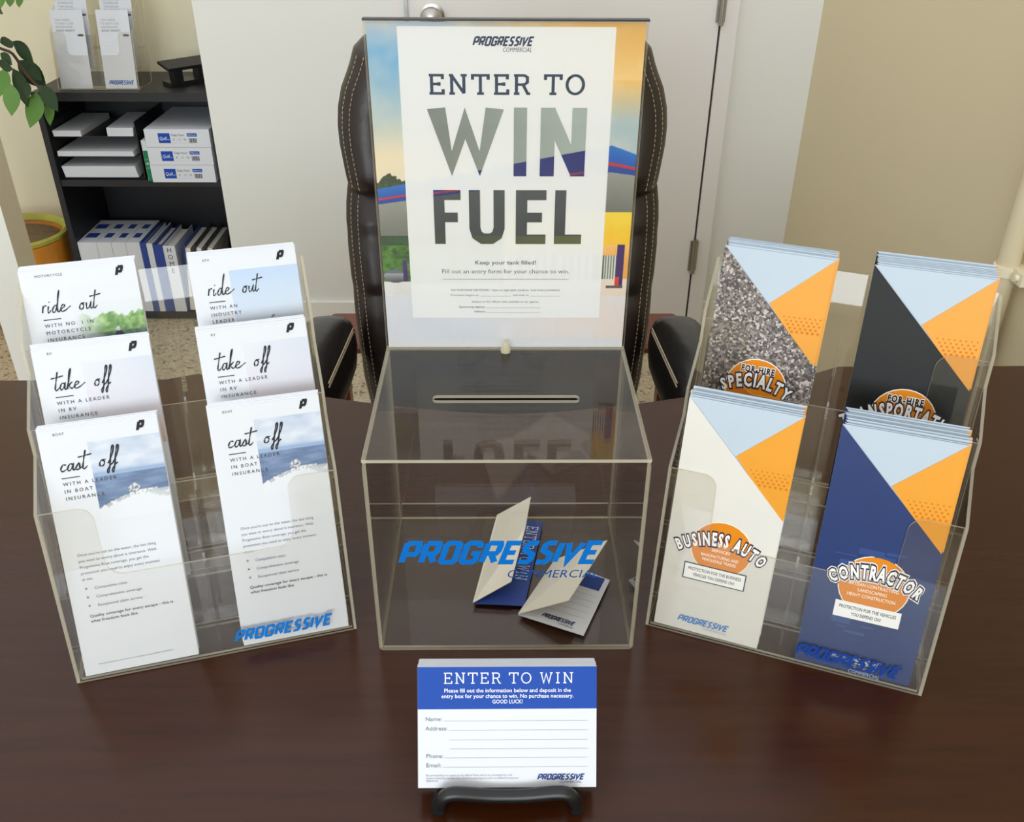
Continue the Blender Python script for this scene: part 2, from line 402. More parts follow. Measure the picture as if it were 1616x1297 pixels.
def vn(x, y, s=1.0):
    """smooth value noise"""
    x *= s; y *= s; i, j = int(math.floor(x)), int(math.floor(y)); a, b = x-i, y-j; a = a*a*(3-2*a); b = b*b*(3-2*b)
    g = lambda p, q: NO[p % 64, q % 64]
    return (g(i, j)*(1-a)+g(i+1, j)*a)*(1-b)+(g(i, j+1)*(1-a)+g(i+1, j+1)*a)*b
def fbm(x, y, s): return .55*vn(x, y, s)+.3*vn(x+7, y+3, 2*s)+.15*vn(x+1, y+9, 4*s)
def mixc(a, b, t): t = max(0, min(1, t)); return tuple(p+(q-p)*t for p, q in zip(a, b))

# ------------------------------------------------------------------ room
FZ = -0.75; CZ = 2.0
o = MB().box(-2.4, 2.0, -4.6, 2.7, FZ-.05, FZ).build('floor', 'terrazzo'); struct(o, 'speckled beige terrazzo floor', 'floor')
o = MB().box(-.868, -.79, 2.2, 2.23, FZ, CZ).box(-.79, -.305, 2.2, 2.32, FZ, CZ).box(.655, .91, 2.2, 2.32, FZ, CZ).box(-.305, .655, 2.2, 2.32, 1.34, CZ).box(-.79, -.70, 2.32, 2.6, FZ, CZ).build('wall_back', 'wall')
struct(o, 'pale cream wall around the door behind the chair', 'wall')
o = MB().box(-2.4, -.70, 2.6, 2.7, FZ, CZ).build('wall_alcove', 'alcove'); struct(o, 'warm cream wall behind the black bookcase', 'wall')
o = MB().box(.91, 1.02, -4.6, 2.32, FZ, CZ).build('wall_right', 'wall_tan'); struct(o, 'tan side wall with the painted pipe', 'wall')
o = MB().box(-2.4, -2.3, -4.6, 2.6, FZ, CZ).build('wall_left', 'wall'); struct(o, 'cream side wall far left', 'wall')
mb = MB().box(-2.3, -2.2, -4.6, -4.5, FZ, CZ).box(.70, .91, -4.6, -4.5, FZ, CZ).box(-2.2, .70, -4.6, -4.5, FZ, .20).box(-2.2, .70, -4.6, -4.5, 1.80, CZ)
struct(mb.build('wall_front', 'wall'), 'cream wall with a shop window behind the camera', 'wall')
wn = MB()
for x0, x1 in ((-2.2, -2.14), (-.78, -.72), (.64, .70)): wn.box(x0, x1, -4.57, -4.40, .20, 1.80)
for z0, z1 in ((.20, .26), (1.74, 1.80)): wn.box(-2.14, .64, -4.57, -4.40, z0, z1)
struct(wn.build('window_1', 'white'), 'white framed shop window behind the camera', 'window')
# door with casing, hinges and knob
d = MB().box(-.262, .615, 2.178, 2.215, FZ+.008, 1.3).build('door_1', 'door'); struct(d, 'white door with a round steel knob behind the chair', 'door')
MB().box(.6155, .6215, 2.186, 2.2, FZ, 1.3).box(-.2685, -.2625, 2.186, 2.2, FZ, 1.3).build('door_gap', 'darkgap', d)
for z in (.21, -.54):
    h = MB().box(.604, .63, 2.172, 2.18, z, z+.10).build('hinge', 'steel', d)
    MB().tube([(.618, 2.166, z-.008), (.618, 2.166, z+.108)], .0075, 10).build('hinge_pin', 'steel', h, True)
MB().box(-.272, -.262, 2.170, 2.18, .19, .27).build('strike_plate', 'steel', d)
k = MB()
prof = [(.001, .0), (.034, .0), (.034, .006), (.014, .010), (.013, .028), (.026, .036), (.031, .048), (.028, .060), (.012, .066), (.001, .067)]
k.lathe(prof, seg=28); k.v = [(-.194+x, 2.178-z, .222+y) for x, y, z in k.v]
k.build('door_knob', 'steel', d, True)
o = MB().box(-.315, -.2685, 2.176, 2.2, FZ, 1.345).box(.6215, .668, 2.176, 2.2, FZ, 1.345).box(-.2685, .6215, 2.176, 2.2, 1.3, 1.345).build('trim_1', 'door'); struct(o, 'white casing around the door', 'trim')
o = MB().box(-.868, -.3155, 2.186, 2.2, FZ, FZ+.09).box(.6685, .91, 2.186, 2.2, FZ, FZ+.09).build('baseboard_back', 'white'); struct(o, 'low white baseboard along the back wall', 'baseboard')
# square white post on the left
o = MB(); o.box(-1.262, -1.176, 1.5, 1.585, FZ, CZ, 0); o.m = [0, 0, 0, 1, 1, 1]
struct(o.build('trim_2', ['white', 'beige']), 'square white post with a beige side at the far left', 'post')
# painted pipe on the right wall with its clamp
pp = thing('wall_pipe', 'cream painted pipe running up the tan wall at the right edge', 'pipe', (.885, .90, FZ))
MB().tube([(0, 0, 0), (0, 0, 2.7)], .019, 14).build('pipe', 'wall_tan', pp, True)
MB().tube([(0, 0, .735), (0, 0, .752)], .0225, 14).box(.0, .0245, -.055, .0, .733, .755).build('clamp', 'alcove', pp, True)
MB().tube([(-.006, -.040, .744), (.001, -.040, .744)], .006, 8).build('clamp_screw', 'alcove', pp, True)

# ------------------------------------------------------------------ desk
desk = thing('desk', 'dark brown glossy desk with a curved rear edge', 'desk', (0, 0, FZ))
top = [(-.98, -.42), (.885, -.42), (.885, .541), (.47, .538)]
for i in range(1, 24):
    x = .47-.93*i/24; t = (x-.005)/.465; top.append((x, .412+.122*(abs(t)**1.55)))
top += [(-.46, .503), (-.98, .497)]
mb = MB(); ins = .006; n = len(top)
cx, cy = 0, .05
def inset(q, k): return [(x-(k if x > 0 else -k)*(abs(x) > .8), y-(k if y > .2 else -k)) for x, y in q]
lay = [(inset(top, ins), .713), (top, .719), (top, .744), (inset(top, ins), .75)]
v = []; f = []
for pts, z in lay: v += [(x, y, z) for x, y in pts]
for kk in range(3): f += [(kk*n+i, kk*n+(i+1) % n, (kk+1)*n+(i+1) % n, (kk+1)*n+i) for i in range(n)]
f += [tuple(reversed(range(n))), tuple(range(3*n, 4*n))]
mb.add(v, f).build('tabletop', 'wood', desk)
MB().box(-.94, -.90, -.36, .45, 0, .713).build('side_panel', 'wood', desk)
MB().box(.84, .88, -.36, .45, 0, .713).build('side_panel', 'wood', desk)
MB().box(-.90, .84, -.30, -.28, .15, .713).build('modesty_panel', 'wood', desk)

# ------------------------------------------------------------------ executive chair
ch = thing('executive_chair', 'dark brown leather executive chair with stitched bolsters behind the desk', 'chair', (.0, .88, FZ))
def cushion(secs, yfun, thick, name, mname, puff=None, nu=40):
    """secs: (z, half width); superellipse sections, side bolsters swelling towards the front"""
    v = []; f = []
    for i, (z, hw) in enumerate(secs):
        e = math.sin(math.pi*(i+.35)/(len(secs)-.3)); tk = thick*(.45+.55*min(1, e*1.6))
        for k in range(nu):
            a = 2*math.pi*k/nu; c, s_ = math.cos(a), math.sin(a)
            x = hw*math.copysign(abs(c)**.55, c); y = tk*math.copysign(abs(s_)**.6, s_)
            if s_ < 0:
                u = abs(x)/hw; y *= 1+.35*math.exp(-((u-.86)/.12)**2)-.35*math.exp(-((u-.64)/.05)**2)
                y += (puff(z) if puff else 0)
            v.append((x, y+yfun(z), z))
    m = len(secs)
    for i in range(m-1): f += [(i*nu+k, i*nu+(k+1) % nu, (i+1)*nu+(k+1) % nu, (i+1)*nu+k) for k in range(nu)]
    f += [tuple(reversed(range(nu))), tuple(range((m-1)*nu, m*nu))]
    return MB().add(v, f).build(name, mname, ch, True)
yb = lambda z: .02+.21*(z-.40)/.75     # back leans away
lowp = [(.40, .19), (.42, .232), (.47, .252), (.52, .262), (.57, .268), (.62, .273), (.67, .276), (.69, .277), (.71, .279), (.76, .282), (.80, .283), (.83, .282), (.855, .279), (.868, .270)]
hip = [(.845, .262), (.855, .272), (.87, .276), (.90, .281), (.93, .286), (.96, .288), (.99, .286), (1.02, .279), (1.045, .268), (1.06, .262), (1.08, .256), (1.095, .240), (1.102, .20)]
def dense(p, k=3):
    out = []
    for (z0, w0), (z1, w1) in zip(p, p[1:]): out += [(z0+(z1-z0)*j/k, w0+(w1-w0)*j/k) for j in range(k)]
    return out+[p[-1]]
crease = lambda z: .006*math.exp(-((z-.68)/.012)**2)+.006*math.exp(-((z-.55)/.01)**2)+.006*math.exp(-((z-.78)/.01)**2)
cushion(dense(lowp), yb, .055, 'back_cushion', 'leather', crease)
cushion(dense(hip), lambda z: yb(z)-.012, .066, 'headrest_cushion', 'leather')
def width_at(p, z):
    for (z0, w0), (z1, w1) in zip(p, p[1:]):
        if z0 <= z <= z1: return w0+(w1-w0)*(z-z0)/(z1-z0)
    return 0
for prof, zz0, zz1, tk, dy in ((lowp, .44, .85, .055, 0), (hip, .865, 1.07, .066, -.012)):
    for sg in (-1, 1):
        for off in (.013, .027):
            mb = MB(); z = zz0
            while z < zz1:
                pts = []
                for zz in (z, z+.005):
                    hw = width_at(prof, zz); x = hw-off; u = x/hw
                    yy = -tk*(max(0, 1-u**(2/.55)))**(.3)*(1+.35*math.exp(-((u-.86)/.12)**2)-.35*math.exp(-((u-.64)/.05)**2))
                    pts.append((sg*x, yb(zz)+dy+yy-.001, zz))
                mb.tube(pts, .0006, 4); z += .0078
            mb.build('stitching', 'thread', ch)
# seat, arms, mechanism, base
mb = MB().rbox(-.225, .225, -.40, .05, .36, .46, .05, seg=5); mb.build('seat', 'leather', ch, True)
for sg in (-1, 1):
    # padded arm: rounded body running towards the desk, rear end rounded over
    v = []; f = []; ns = 16; path = [(-.27, .0), (-.25, .6), (-.2, .9), (-.12, 1.0), (-.04, 1.0), (.0, .96), (.03, .8), (.045, .5), (.05, .08)]
    for yy, sc in path:
        for k_ in range(ns):
            a = 2*math.pi*k_/ns; c, s_ = math.cos(a), math.sin(a)
            X = .05*math.copysign(abs(c)**.6, c)*(.55+.45*sc); Z = .07*math.copysign(abs(s_)**.7, s_)*sc
            X += (.03 if Z < 0 else 0)*(-Z/.07)*.0
            v.append((sg*(.312+X+(.05-yy)*.06), yy, .592+Z+(.004*math.sin(yy*90) if s_ > .6 else 0)))
    for i in range(len(path)-1): f += [(i*ns+k_, i*ns+(k_+1) % ns, (i+1)*ns+(k_+1) % ns, (i+1)*ns+k_) for k_ in range(ns)]
    f += [tuple(reversed(range(ns))), tuple(range((len(path)-1)*ns, len(path)*ns))]
    arm = MB().add(v, f).build('armrest', 'armpad', ch, True)
    for dz in (.047, .040):
        MB().tube([(sg*(.264+(.05-yy)*.06), yy, .592+dz*1.0) for yy in (-.2, -.14, -.08, -.02, .0)], .0013, 5).build('arm_stitching', 'thread', arm)
    MB().tube([(sg*.315, -.10, .53), (sg*.33, -.12, .46), (sg*.30, -.12, .37), (sg*.15, -.14, .35)], [.028, .026, .024, .02], 10).build('arm_support', 'black', ch, True)
MB().box(-.10, .10, -.28, -.02, .30, .36).tube([(0, -.02, .33), (0, .03, .36), (0, .05, .46)], .03, 10).build('tilt_mechanism', 'black', ch)
MB().tube([(0, -.15, .10), (0, -.15, .30)], .028, 14).build('gas_column', 'steel', ch, True)
for i in range(5):
    a = math.radians(18+72*i); ex, ey = .28*math.cos(a), -.15+.28*math.sin(a)
    leg = MB().tube([(0, -.15, .11), (ex*.5, -.15+(ey+.15)*.5, .105), (ex, ey, .075)], [.032, .026, .018], 8).build('base_leg', 'black', ch, True)
    MB().tube([(ex-.012, ey, .03), (ex+.012, ey, .03)], .03, 14).build('caster', 'black', leg, True)

# low reddish table behind the chair
tb = thing('side_table', 'low reddish-brown wooden table standing behind the chair', 'table', (0, 1.4, FZ))
MB().rbox(-.445, .455, -.03, .16, .325, .35, .02).build('table_top', 'mahogany', tb)
for x in (-.424, .434):
    for y in (.0, .13): MB().box(x-.02, x+.02, y-.02, y+.02, 0, .325).build('leg', 'mahogany', tb)

# ------------------------------------------------------------------ entry box with sign
BW, BD, BH, T = .228, .193, .2075, .0028
bx = thing('ballot_box', 'clear acrylic entry box with a slotted lid and upright sign holder', 'ballot box', (0, 0, 0))
A = ['acry', 'edge']; w2 = BW/2
XZ = lambda y: (lambda a, b, c: (a, y+c, b))
YZ = lambda x: (lambda a, b, c: (x+c, a, b))
XY = lambda z: (lambda a, b, c: (a, b, z+c))
R4 = lambda a0, a1, b0, b1: [(a0, b0), (a1, b0), (a1, b1), (a0, b1)]
fp = MB().prism(rrect(-w2, w2, 0.0005, BH-T, .004, 3), XZ(0), T).build('front_panel', A, bx)
MB().prism(R4(-w2, w2, .0005, BH-T), XZ(BD-T), T).build('back_panel', A, bx)
MB().prism(R4(T+.0004, BD-T-.0004, .0005, BH-T), YZ(-w2), T).build('side_panel', A, bx)
MB().prism(R4(T+.0004, BD-T-.0004, .0005, BH-T), YZ(w2-T), T).build('side_panel', A, bx)
MB().prism(R4(-w2+T+.0004, w2-T-.0004, T+.0004, BD-T-.0004), XY(.0005), T).build('base_panel', A, bx)
MB().prism(R4(-w2+T+.001, w2-T-.001, .0042, .023), XZ(BD-2*T-.0012), .0025).build('lower_back_strip', A, bx)  # thin clear strip across the foot of the back panel
# lid with a rounded slot cut out
bm = bmesh.new()
outer = [bm.verts.new((x, y, 0)) for x, y in R4(-w2, w2, 0, BD)]
slot = [bm.verts.new((x, y, 0)) for x, y in rrect(-.064, .064, .0912, .0998, .0042, 5)]
ed = []
for lp in (outer, slot): ed += [bm.edges.new((lp[i], lp[(i+1) % len(lp)])) for i in range(len(lp))]
bmesh.ops.triangle_fill(bm, use_beauty=True, edges=ed)
r = bmesh.ops.extrude_face_region(bm, geom=bm.faces[:])
bmesh.ops.translate(bm, verts=[e for e in r['geom'] if isinstance(e, bmesh.types.BMVert)], vec=(0, 0, T))
bmesh.ops.recalc_face_normals(bm, faces=bm.faces)
for fc in bm.faces: fc.material_index = 0 if abs(fc.normal.z) > .9 else 1
me = bpy.data.meshes.new('lid'); bm.to_mesh(me); bm.free()
for m_ in A: me.materials.append(M[m_])
lid = link('lid', me, bx); lid.location = (0, 0, BH-T+.0003)
MB().lathe([(.001, 0), (.0045, 0), (.0045, .004), (.003, .0055), (.003, .010), (.001, .0105)], (0, .181, BH+.0005), 14).build('lid_peg', 'edge', lid, True).location = (0, 0, -(BH-T+.0003))
# sign holder: two clear sheets with the poster between them
MB().prism(R4(-.1135, .1135, BH+.0006, .4995), XZ(BD-.0065), .002).build('sign_front_sheet', A, bx)
MB().prism(R4(-.1135, .1135, BH+.0006, .4995), XZ(BD-.0012), .002).build('sign_back_sheet', A, bx)
MB().box(-.1140, .1140, BD-.0068, BD+.0012, .4997, .5013).build('sign_top_edge', 'black', bx)
pr = Print()
pr.strokes('PROGRESSIVE', LOGO, -.0885, .1018+.002, .0205, .25, (14, 112, 200), width=.166, shear=.32)
pr.text('COMMERCIAL', -.0005, .0865, .0088, (20, 78, 150), width=.079, shear=.22, sp=.02)
g = pr.build('lettering', fp, True); g.location = (0, -.0001, 0)

# poster
PX0, PX1, PZ0, PZ1 = -.1118, .1118, .2085, .4985
po = thing('poster', 'white prize draw poster with a fuel station photo in the upright sign holder', 'poster', (0, BD-.0030, PZ0))
PH = PZ1-PZ0
MB().box(PX0, PX1, 0, .0005, 0, PH).build('sheet', 'paper', po)
def photo(x, z):
    """fuel forecourt picture: dusk sky, blue canopy with a red line, trees, pumps, pale forecourt"""
    # sky
    up_ = (z-.36)/.135
    left = mixc((238, 226, 200), (118, 178, 226), (up_-.25)/.55) if up_ < .86 else mixc((118, 178, 226), (176, 196, 220), (up_-.86)/.14)
    right = mixc((176, 196, 204), (240, 196, 120), (up_-.45)/.25)
    if up_ > .7: right = mixc((246, 208, 140), (226, 176, 96), (up_-.7)/.3)
    c = mixc(left, right, (x+.06)/.12)
    c = mixc(c, (255, 240, 214), .35*max(0, fbm(x, z, 60)-.45)*2)
    # canopy edges: rising from left to a corner at x=.0905, then falling
    if x < .0905:
        ct = .3633+(x+.1096)*.1895; cb = .3497+(x+.1078)*.143
    else:
        ct = .4012-(x-.0905)*.36; cb = .3781-(x-.0905)*.13
    if x < -.085:
        th = ct+.010*math.exp(-((x+.102)/.010)**2)+.0022*vn(x, z, 500)
        if z < th: c = mixc((38, 56, 44), (86, 104, 84), fbm(x, z, 300))
    if z < ct:
        u = (ct-z)/(ct-cb)
        c = mixc((30, 116, 206), (22, 74, 172), u)
        if .62 < u < .74: c = (196, 52, 58)
        if .74 <= u < 1: c = (28, 70, 160)
    if z < cb: c = mixc((150, 154, 150), (112, 116, 114), (cb-z)/.035+.25*math.sin(z*5200)*.3)
    if x < 0:
        if z < .3205: c = mixc((24, 62, 34), (96, 150, 62), fbm(x, z, 260)*1.15)
        if z < .3205 and z > .311 : c = mixc((30, 70, 50), (60, 96, 66), fbm(x, z, 300))
        if z < .276: c = mixc((214, 214, 214), (234, 236, 240), fbm(x, z, 120))
        e = ((x+.1010)/.0105)**2+((z-.2815)/.0065)**2
        if e < 1: c = mixc((70, 76, 86), (188, 192, 198), (z-.276)/.010) if z < .2845 else (96, 112, 132)
        if -.0935 < x < -.0895 and .276 < z < .297: c = (66, 40, 112)
    else:
        if z < .3425: c = mixc((250, 190, 40), (246, 214, 70), fbm(x, z, 90)+(z-.31)/.05)
        if z < .312: c = mixc((238, 168, 86), (250, 200, 120), (z-.295)/.02)
        if z < .302 and x < .101: c = (216, 218, 214) if math.sin(x*2600) > .1 else (72, 96, 88)
        if z < .279: c = mixc((238, 220, 206), (226, 214, 208), fbm(x, z, 60))
        if .101 < x < .1075 and .272 < z < .312: c = (60, 34, 108)
        if .1005 < x < .1045 and .272 < z < .281: c = (214, 54, 40)
        if .0925 < x < .108 and .2695 < z < .2725: c = (88, 84, 84)
    if z < .262: c = mixc(mixc((206, 216, 234), (236, 216, 206), (x+.03)/.08), (226, 228, 238), fbm(x, z, 40))
    return c
pic = Print()
for xa, xb, za, zb, nx, nz in ((PX0, -.087, .2182, PZ1, 50, 520), (.0875, PX1, .2182, PZ1, 50, 520), (-.087, .0875, .2182, .2400, 60, 8), (-.087, .0875, .4945, PZ1, 60, 3)):
    pic.grid(xa, xb, za-PZ0, zb-PZ0, nx, nz, lambda a, b: photo(xa+a*(xb-xa), za+b*(zb-za)))
pic.build('photo_print', po, True)
def faint(a, b):
    x, z = -.0872+a*.1752, .2396+b*(.4952-.2396)
    return mixc((240, 243, 249), photo(x, z), .035 if z < .40 else .03)
pn = Print(); pn.grid(-.0872, .0880, .2396-PZ0, .4952-PZ0, 50, 70, faint, layer=2); pn.build('white_panel', po, True)
pt = Print(); Z = lambda z: z-PZ0
navy = (36, 54, 92)
pt.logo(-.0272, Z(.4805), .0515, .0075, navy); pt.text('COMMERCIAL', -.003, Z(.4762), .0034, navy, width=.0237, shear=.2)
pt.strokes('ENTER TO', SLAB, -.0632, Z(.4436), .0144, .145, (40, 62, 92), width=.1305, gap=.1)
def clip(poly, a, b, c):       # keep a*x+b*z <= c
    out = []
    for i in range(len(poly)):
        p, q = poly[i], poly[(i+1) % len(poly)]; dp = a*p[0]+b*p[1]-c; dq = a*q[0]+b*q[1]-c
        if dp <= 0: out.append(p)
        if dp*dq < 0: t = dp/(dp-dq); out.append((p[0]+(q[0]-p[0])*t, p[1]+(q[1]-p[1])*t))
    return out
def letters(word, x, z, h, width, thick, xs=None):
    adv = sum(BLOCK[c][1] for c in word); p = 0
    for c, (x0, x1) in zip(word, xs):
        st, a = BLOCK[c]; sx = (x1-x0)/a
        for line in st:
            horiz = len(line) == 2 and abs(line[0][1]-line[1][1]) < 1e-6
            for q in offset_stroke(line, .18 if horiz else (.26 if c == 'W' else .2)):
                q = [(x0+qx*sx, z+max(0, min(1, qz))*h) for qx, qz in q]
                bands(q)
def bands(q):
    """letters are windows onto the photo: grey dusk, canopy blue with red line, dark canopy underside, forecourt"""
    m, b0, b1 = .19, .3633+.1096*.19, .3497+.1078*.143     # canopy top / bottom lines
    up1 = clip(q, m, -1, -b0)
    if len(up1) > 2: pt.poly([(a, Z(b)) for a, b in up1], [mixc((168, 182, 180), (132, 140, 138), (.055-a)/.11+(.43-b)*3) for a, b in up1], 4)
    can = clip(clip(q, -m, 1, b0), .143, -1, -b1)
    if len(can) > 2: pt.poly([(a, Z(b)) for a, b in can], (24, 46, 122), 4)
    red = clip(clip(q, -.143, 1, b1+.0042), .143, -1, -(b1+.0026))
    if len(red) > 2: pt.poly([(a, Z(b)) for a, b in red], (150, 44, 66), 5)
    un = clip(clip(q, -.143, 1, b1), 0, -1, -.3205)
    if len(un) > 2: pt.poly([(a, Z(b)) for a, b in un], [mixc((70, 80, 88), (46, 56, 66), (.36-b)*20) for a, b in un], 4)
    lo = clip(q, 0, 1, .3205)
    if len(lo) > 2: pt.poly([(a, Z(b)) for a, b in lo], [mixc((48, 66, 58), (86, 92, 62), (a+.06)/.1) for a, b in lo], 4)
letters('WIN', 0, .3746, .0579, 0, .2, [(-.0642, -.0034), (.0066, .0176), (.0291, .0677)])
letters('FUEL', 0, .3129, .0494, 0, .2, [(-.0634, -.0396), (-.0324, -.0010), (.0088, .0356), (.0432, .0676)])
pt.text('Keep your tank filled!', 0, Z(.2932), .0038, (66, 74, 92), width=.056, bold=.009, align='C')
pt.text('Fill out an entry form for your chance to win.', 0, Z(.2845), .0040, (92, 100, 116), width=.117, align='C')
pt.rect(-.058, .058, Z(.2786), Z(.2789), (96, 104, 118), 4)
tiny = (104, 112, 126)
pt.text('NO PURCHASE NECESSARY. Open to legal adult residents. Void where prohibited.', 0, Z(.2669), .0022, tiny, width=.101, align='C')
pt.text('Promotion begins on', -.051, Z(.2620), .0020, tiny, width=.026); pt.rect(-.024, .005, Z(.2618), Z(.262), tiny, 4)
pt.text('and ends on', .007, Z(.2620), .0020, tiny, width=.0145); pt.rect(.0225, .050, Z(.2618), Z(.262), tiny, 4)
pt.text('Subject to full official rules available at our agency.', 0, Z(.2552), .0020, tiny, width=.063, align='C')
pt.text('Sponsoring Agency:', -.0435, Z(.2500), .0020, tiny, width=.0245, bold=.009); pt.rect(-.018, .0325, Z(.2498), Z(.25), tiny, 4)
pt.text('Address:', -.0295, Z(.2452), .0020, tiny, width=.0105, bold=.009); pt.rect(-.018, .0325, Z(.245), Z(.2452), tiny, 4)
pt.build('lettering', po, True)

# ------------------------------------------------------------------ folded entry forms lying in the box
def plane_card(name, label, corners_base, corners_flap, basecol, flapcol):
    root = thing(name, label, 'entry form', corners_base[0], group=None)
    o0 = Vector(corners_base[0])
    def sheet(nm, pts, m_, th=.0007):
        P = [Vector(p)-o0 for p in pts]; nrm = (P[1]-P[0]).cross(P[2]-P[0]).normalized()
        if nrm.z < 0: nrm = -nrm
        n_ = len(P); mbb = MB()
        mbb.add([tuple(p) for p in P]+[tuple(p+nrm*th) for p in P], [tuple(reversed(range(n_))), tuple(range(n_, 2*n_))]+[(i, (i+1) % n_, n_+(i+1) % n_, n_+i) for i in range(n_)])
        return mbb.build(nm, m_, root)
    b_ = sheet('sheet', corners_base, basecol); f_ = sheet('folded_flap', corners_flap, flapcol)
    return root, b_, f_
def on_plane(p, o0, ax, ay):
    """move a Print so that its x runs along ax and z along ay, origin o0"""
    ax = Vector(ax).normalized(); ay = Vector(ay); ay = (ay-ax*ay.dot(ax)).normalized(); nz = ax.cross(ay)   # front normal
    p.matrix_basis = Matrix(((ax.x, -nz.x, ay.x, o0[0]), (ax.y, -nz.y, ay.y, o0[1]), (ax.z, -nz.z, ay.z, o0[2]), (0, 0, 0, 1)))
FL = .0052
c1b = [(-.0309, .0542, FL), (.0177, .0505, FL), (.0403, .1769, FL), (-.0083, .1847, FL)]
c1f = [(-.0309, .0542, FL+.0012), (-.0083, .1790, FL+.0085), (.0262, .1595, .052), (.0196, .1132, .050), (.0052, .066, .022)]
r1, b1, f1 = plane_card('entry_form', 'folded blue and white entry form standing half open at the centre of the box', c1b, c1f, 'blue', 'paperback')
q = Print(); q.strokes('ENTER TO WIN', SLAB, 0, 0, .011, .1, (225, 230, 244), width=.085, gap=.1, layer=1)
q.text('Please fill out the information below and', .006, -.006, .0032, (205, 214, 236), width=.06, layer=1); q.text('entry box for your chance to win.', .012, -.011, .0032, (205, 214, 236), width=.05, layer=1)
q = q.build('lettering', r1); ax = Vector((.0177-.0403, .0505-.1769, 0)); on_plane(q, (.0260, .1740-.0542+.0542-.0542, .0009), ax, (.97, -.17, 0))
q.location = (.0548, .1160, .0009)
c2b = [(.0115, .0388, FL), (.0705, .0117, FL), (.1020, .0860, FL), (.0534, .1160, FL)]
c2f = [(.0115, .0388, FL+.0012), (.0495, .1130, FL+.0030), (.0985, .0985, .045), (.057, .028, .033)]
r2_, b2, f2 = plane_card('entry_form', 'folded entry form with ruled lines and a small logo at the right in the box', c2b, c2f, 'paper', 'paperback')
q = Print(); ex = Vector((.0705-.0115, .0117-.0388, 0)); L2 = ex.length
q.rect(.012, .058, .061, .080, (38, 68, 150), 1)
for i in range(5): q.rect(.006, L2-.006, .020+.008*i, .0203+.008*i, (150, 156, 170), 1)
q.logo(.020, .007, .034, .0055, (30, 44, 84), 1); q.text('COMMERCIAL', .038, .0035, .002, (70, 80, 100), width=.015, layer=1)
q = q.build('lettering', r2_); on_plane(q, (0, 0, .0009), ex, (.46, .88, 0))

# ------------------------------------------------------------------ pad of entry forms on a small black easel
PT = .5; PB = (-.0665, -.156, .0195)
es = thing('easel', 'small black tabletop easel holding the entry forms', 'easel', (0, -.156, 0))
lip = [(-.051, .004, .0052), (-.051, -.007, .0100), (-.047, -.0085, .0205), (-.040, -.0082, .0238), (-.028, -.0076, .0222), (-.012, -.0072, .0198), (.012, -.0072, .0198), (.028, -.0076, .0222), (.040, -.0082, .0238), (.047, -.0085, .0205), (.051, -.007, .0100), (.051, .004, .0052)]
MB().tube(cr_spline(lip, 4), .0052, 10).build('front_lip', 'black', es, True)
for sg in (-1, 1):
    MB().tube(cr_spline([(sg*.052, -.010, .0054), (sg*.050, .002, .0054), (sg*.042, .016, .0085), (sg*.030, .035, .028), (sg*.022, .052, .075)], 4), .0052, 8).build('rear_strut', 'black', es, True)
MB().box(-.040, .040, -.004, .016, .0125, .0155).build('ledge', 'black', es)
MB().tube([(-.022, .052, .075), (.022, .052, .075)], .004, 8).build('cross_bar', 'black', es, True)
MB().tube(cr_spline([(0, .052, .075), (0, .075, .04), (0, .095, .0042)], 4), .004, 8).build('back_leg', 'black', es, True)
NF = 22; FT = .0009
fo = thing('entry_form', 'front entry form with a blue heading band on the black easel', 'entry form', PB, 0, PT)
MB().box(0, .1325, 0, FT*.9, 0, .0912).build('sheet', 'paper', fo)
q = Print(); q.rect(0, .1325, .0595, .0912, (20, 72, 168), 1)
wh = (244, 246, 252)
q.strokes('ENTER TO WIN', SLAB, .0195, .0790, .0076, .095, wh, width=.0970, gap=.12)
q.text('Please fill out the information below and deposit in the', .0665, .0722, .0029, wh, width=.094, align='C', bold=.009)
q.text('entry box for your chance to win. No purchase necessary.', .0665, .0680, .0029, wh, width=.098, align='C', bold=.009)
q.text('GOOD LUCK!', .0665, .0638, .0029, wh, width=.0228, align='C', bold=.009)
gr = (128, 132, 142)
for t_, x_, z_, w_ in (('Name:', .0055, .0507, .0125), ('Address:', .0055, .0436, .0165), ('Phone:', .0058, .0228, .0130), ('Email:', .0058, .0158, .0115)):
    q.text(t_, x_, z_, .0030, gr, width=w_); q.rect(x_+w_+.001, .126, z_-.0002, z_, (166, 170, 180), 2)
for z_ in (.0364, .0296): q.rect(.0235, .126, z_-.0002, z_, (166, 170, 180), 2)
sm = (150, 154, 164)
q.text('By participating you agree to the official Rules and to be contacted by, and', .0058, .0090, .0014, sm, width=.064)
q.text('receive marketing materials from, the Promoting Agency and/or its affiliated companies.', .0058, .0068, .0014, sm, width=.069)
q.text('08D00194', .0058, .0046, .0014, sm, width=.009)
q.logo(.0885, .0058, .0365, .0046, (44, 66, 132)); q.text('COMMERCIAL', .105, .0034, .0018, (110, 120, 150), width=.0165)
q.build('lettering', fo)
fm = None
for i in range(1, NF):
    Mx = fo.matrix_world @ Matrix.Translation((random.uniform(-.0004, .0004), FT*i, random.uniform(-.0003, .0003)))
    if fm is None:
        fm = MB().box(0, .1325, 0, FT*.9, 0, .0912).build('entry_form', 'paper'); c = fm
        tag(c, 'plain entry form edge in the stack behind the front form on the easel', 'entry form', 'entry forms stacked on the easel')
    else:
        c = fm.copy(); COL.objects.link(c)
    c.matrix_world = Mx

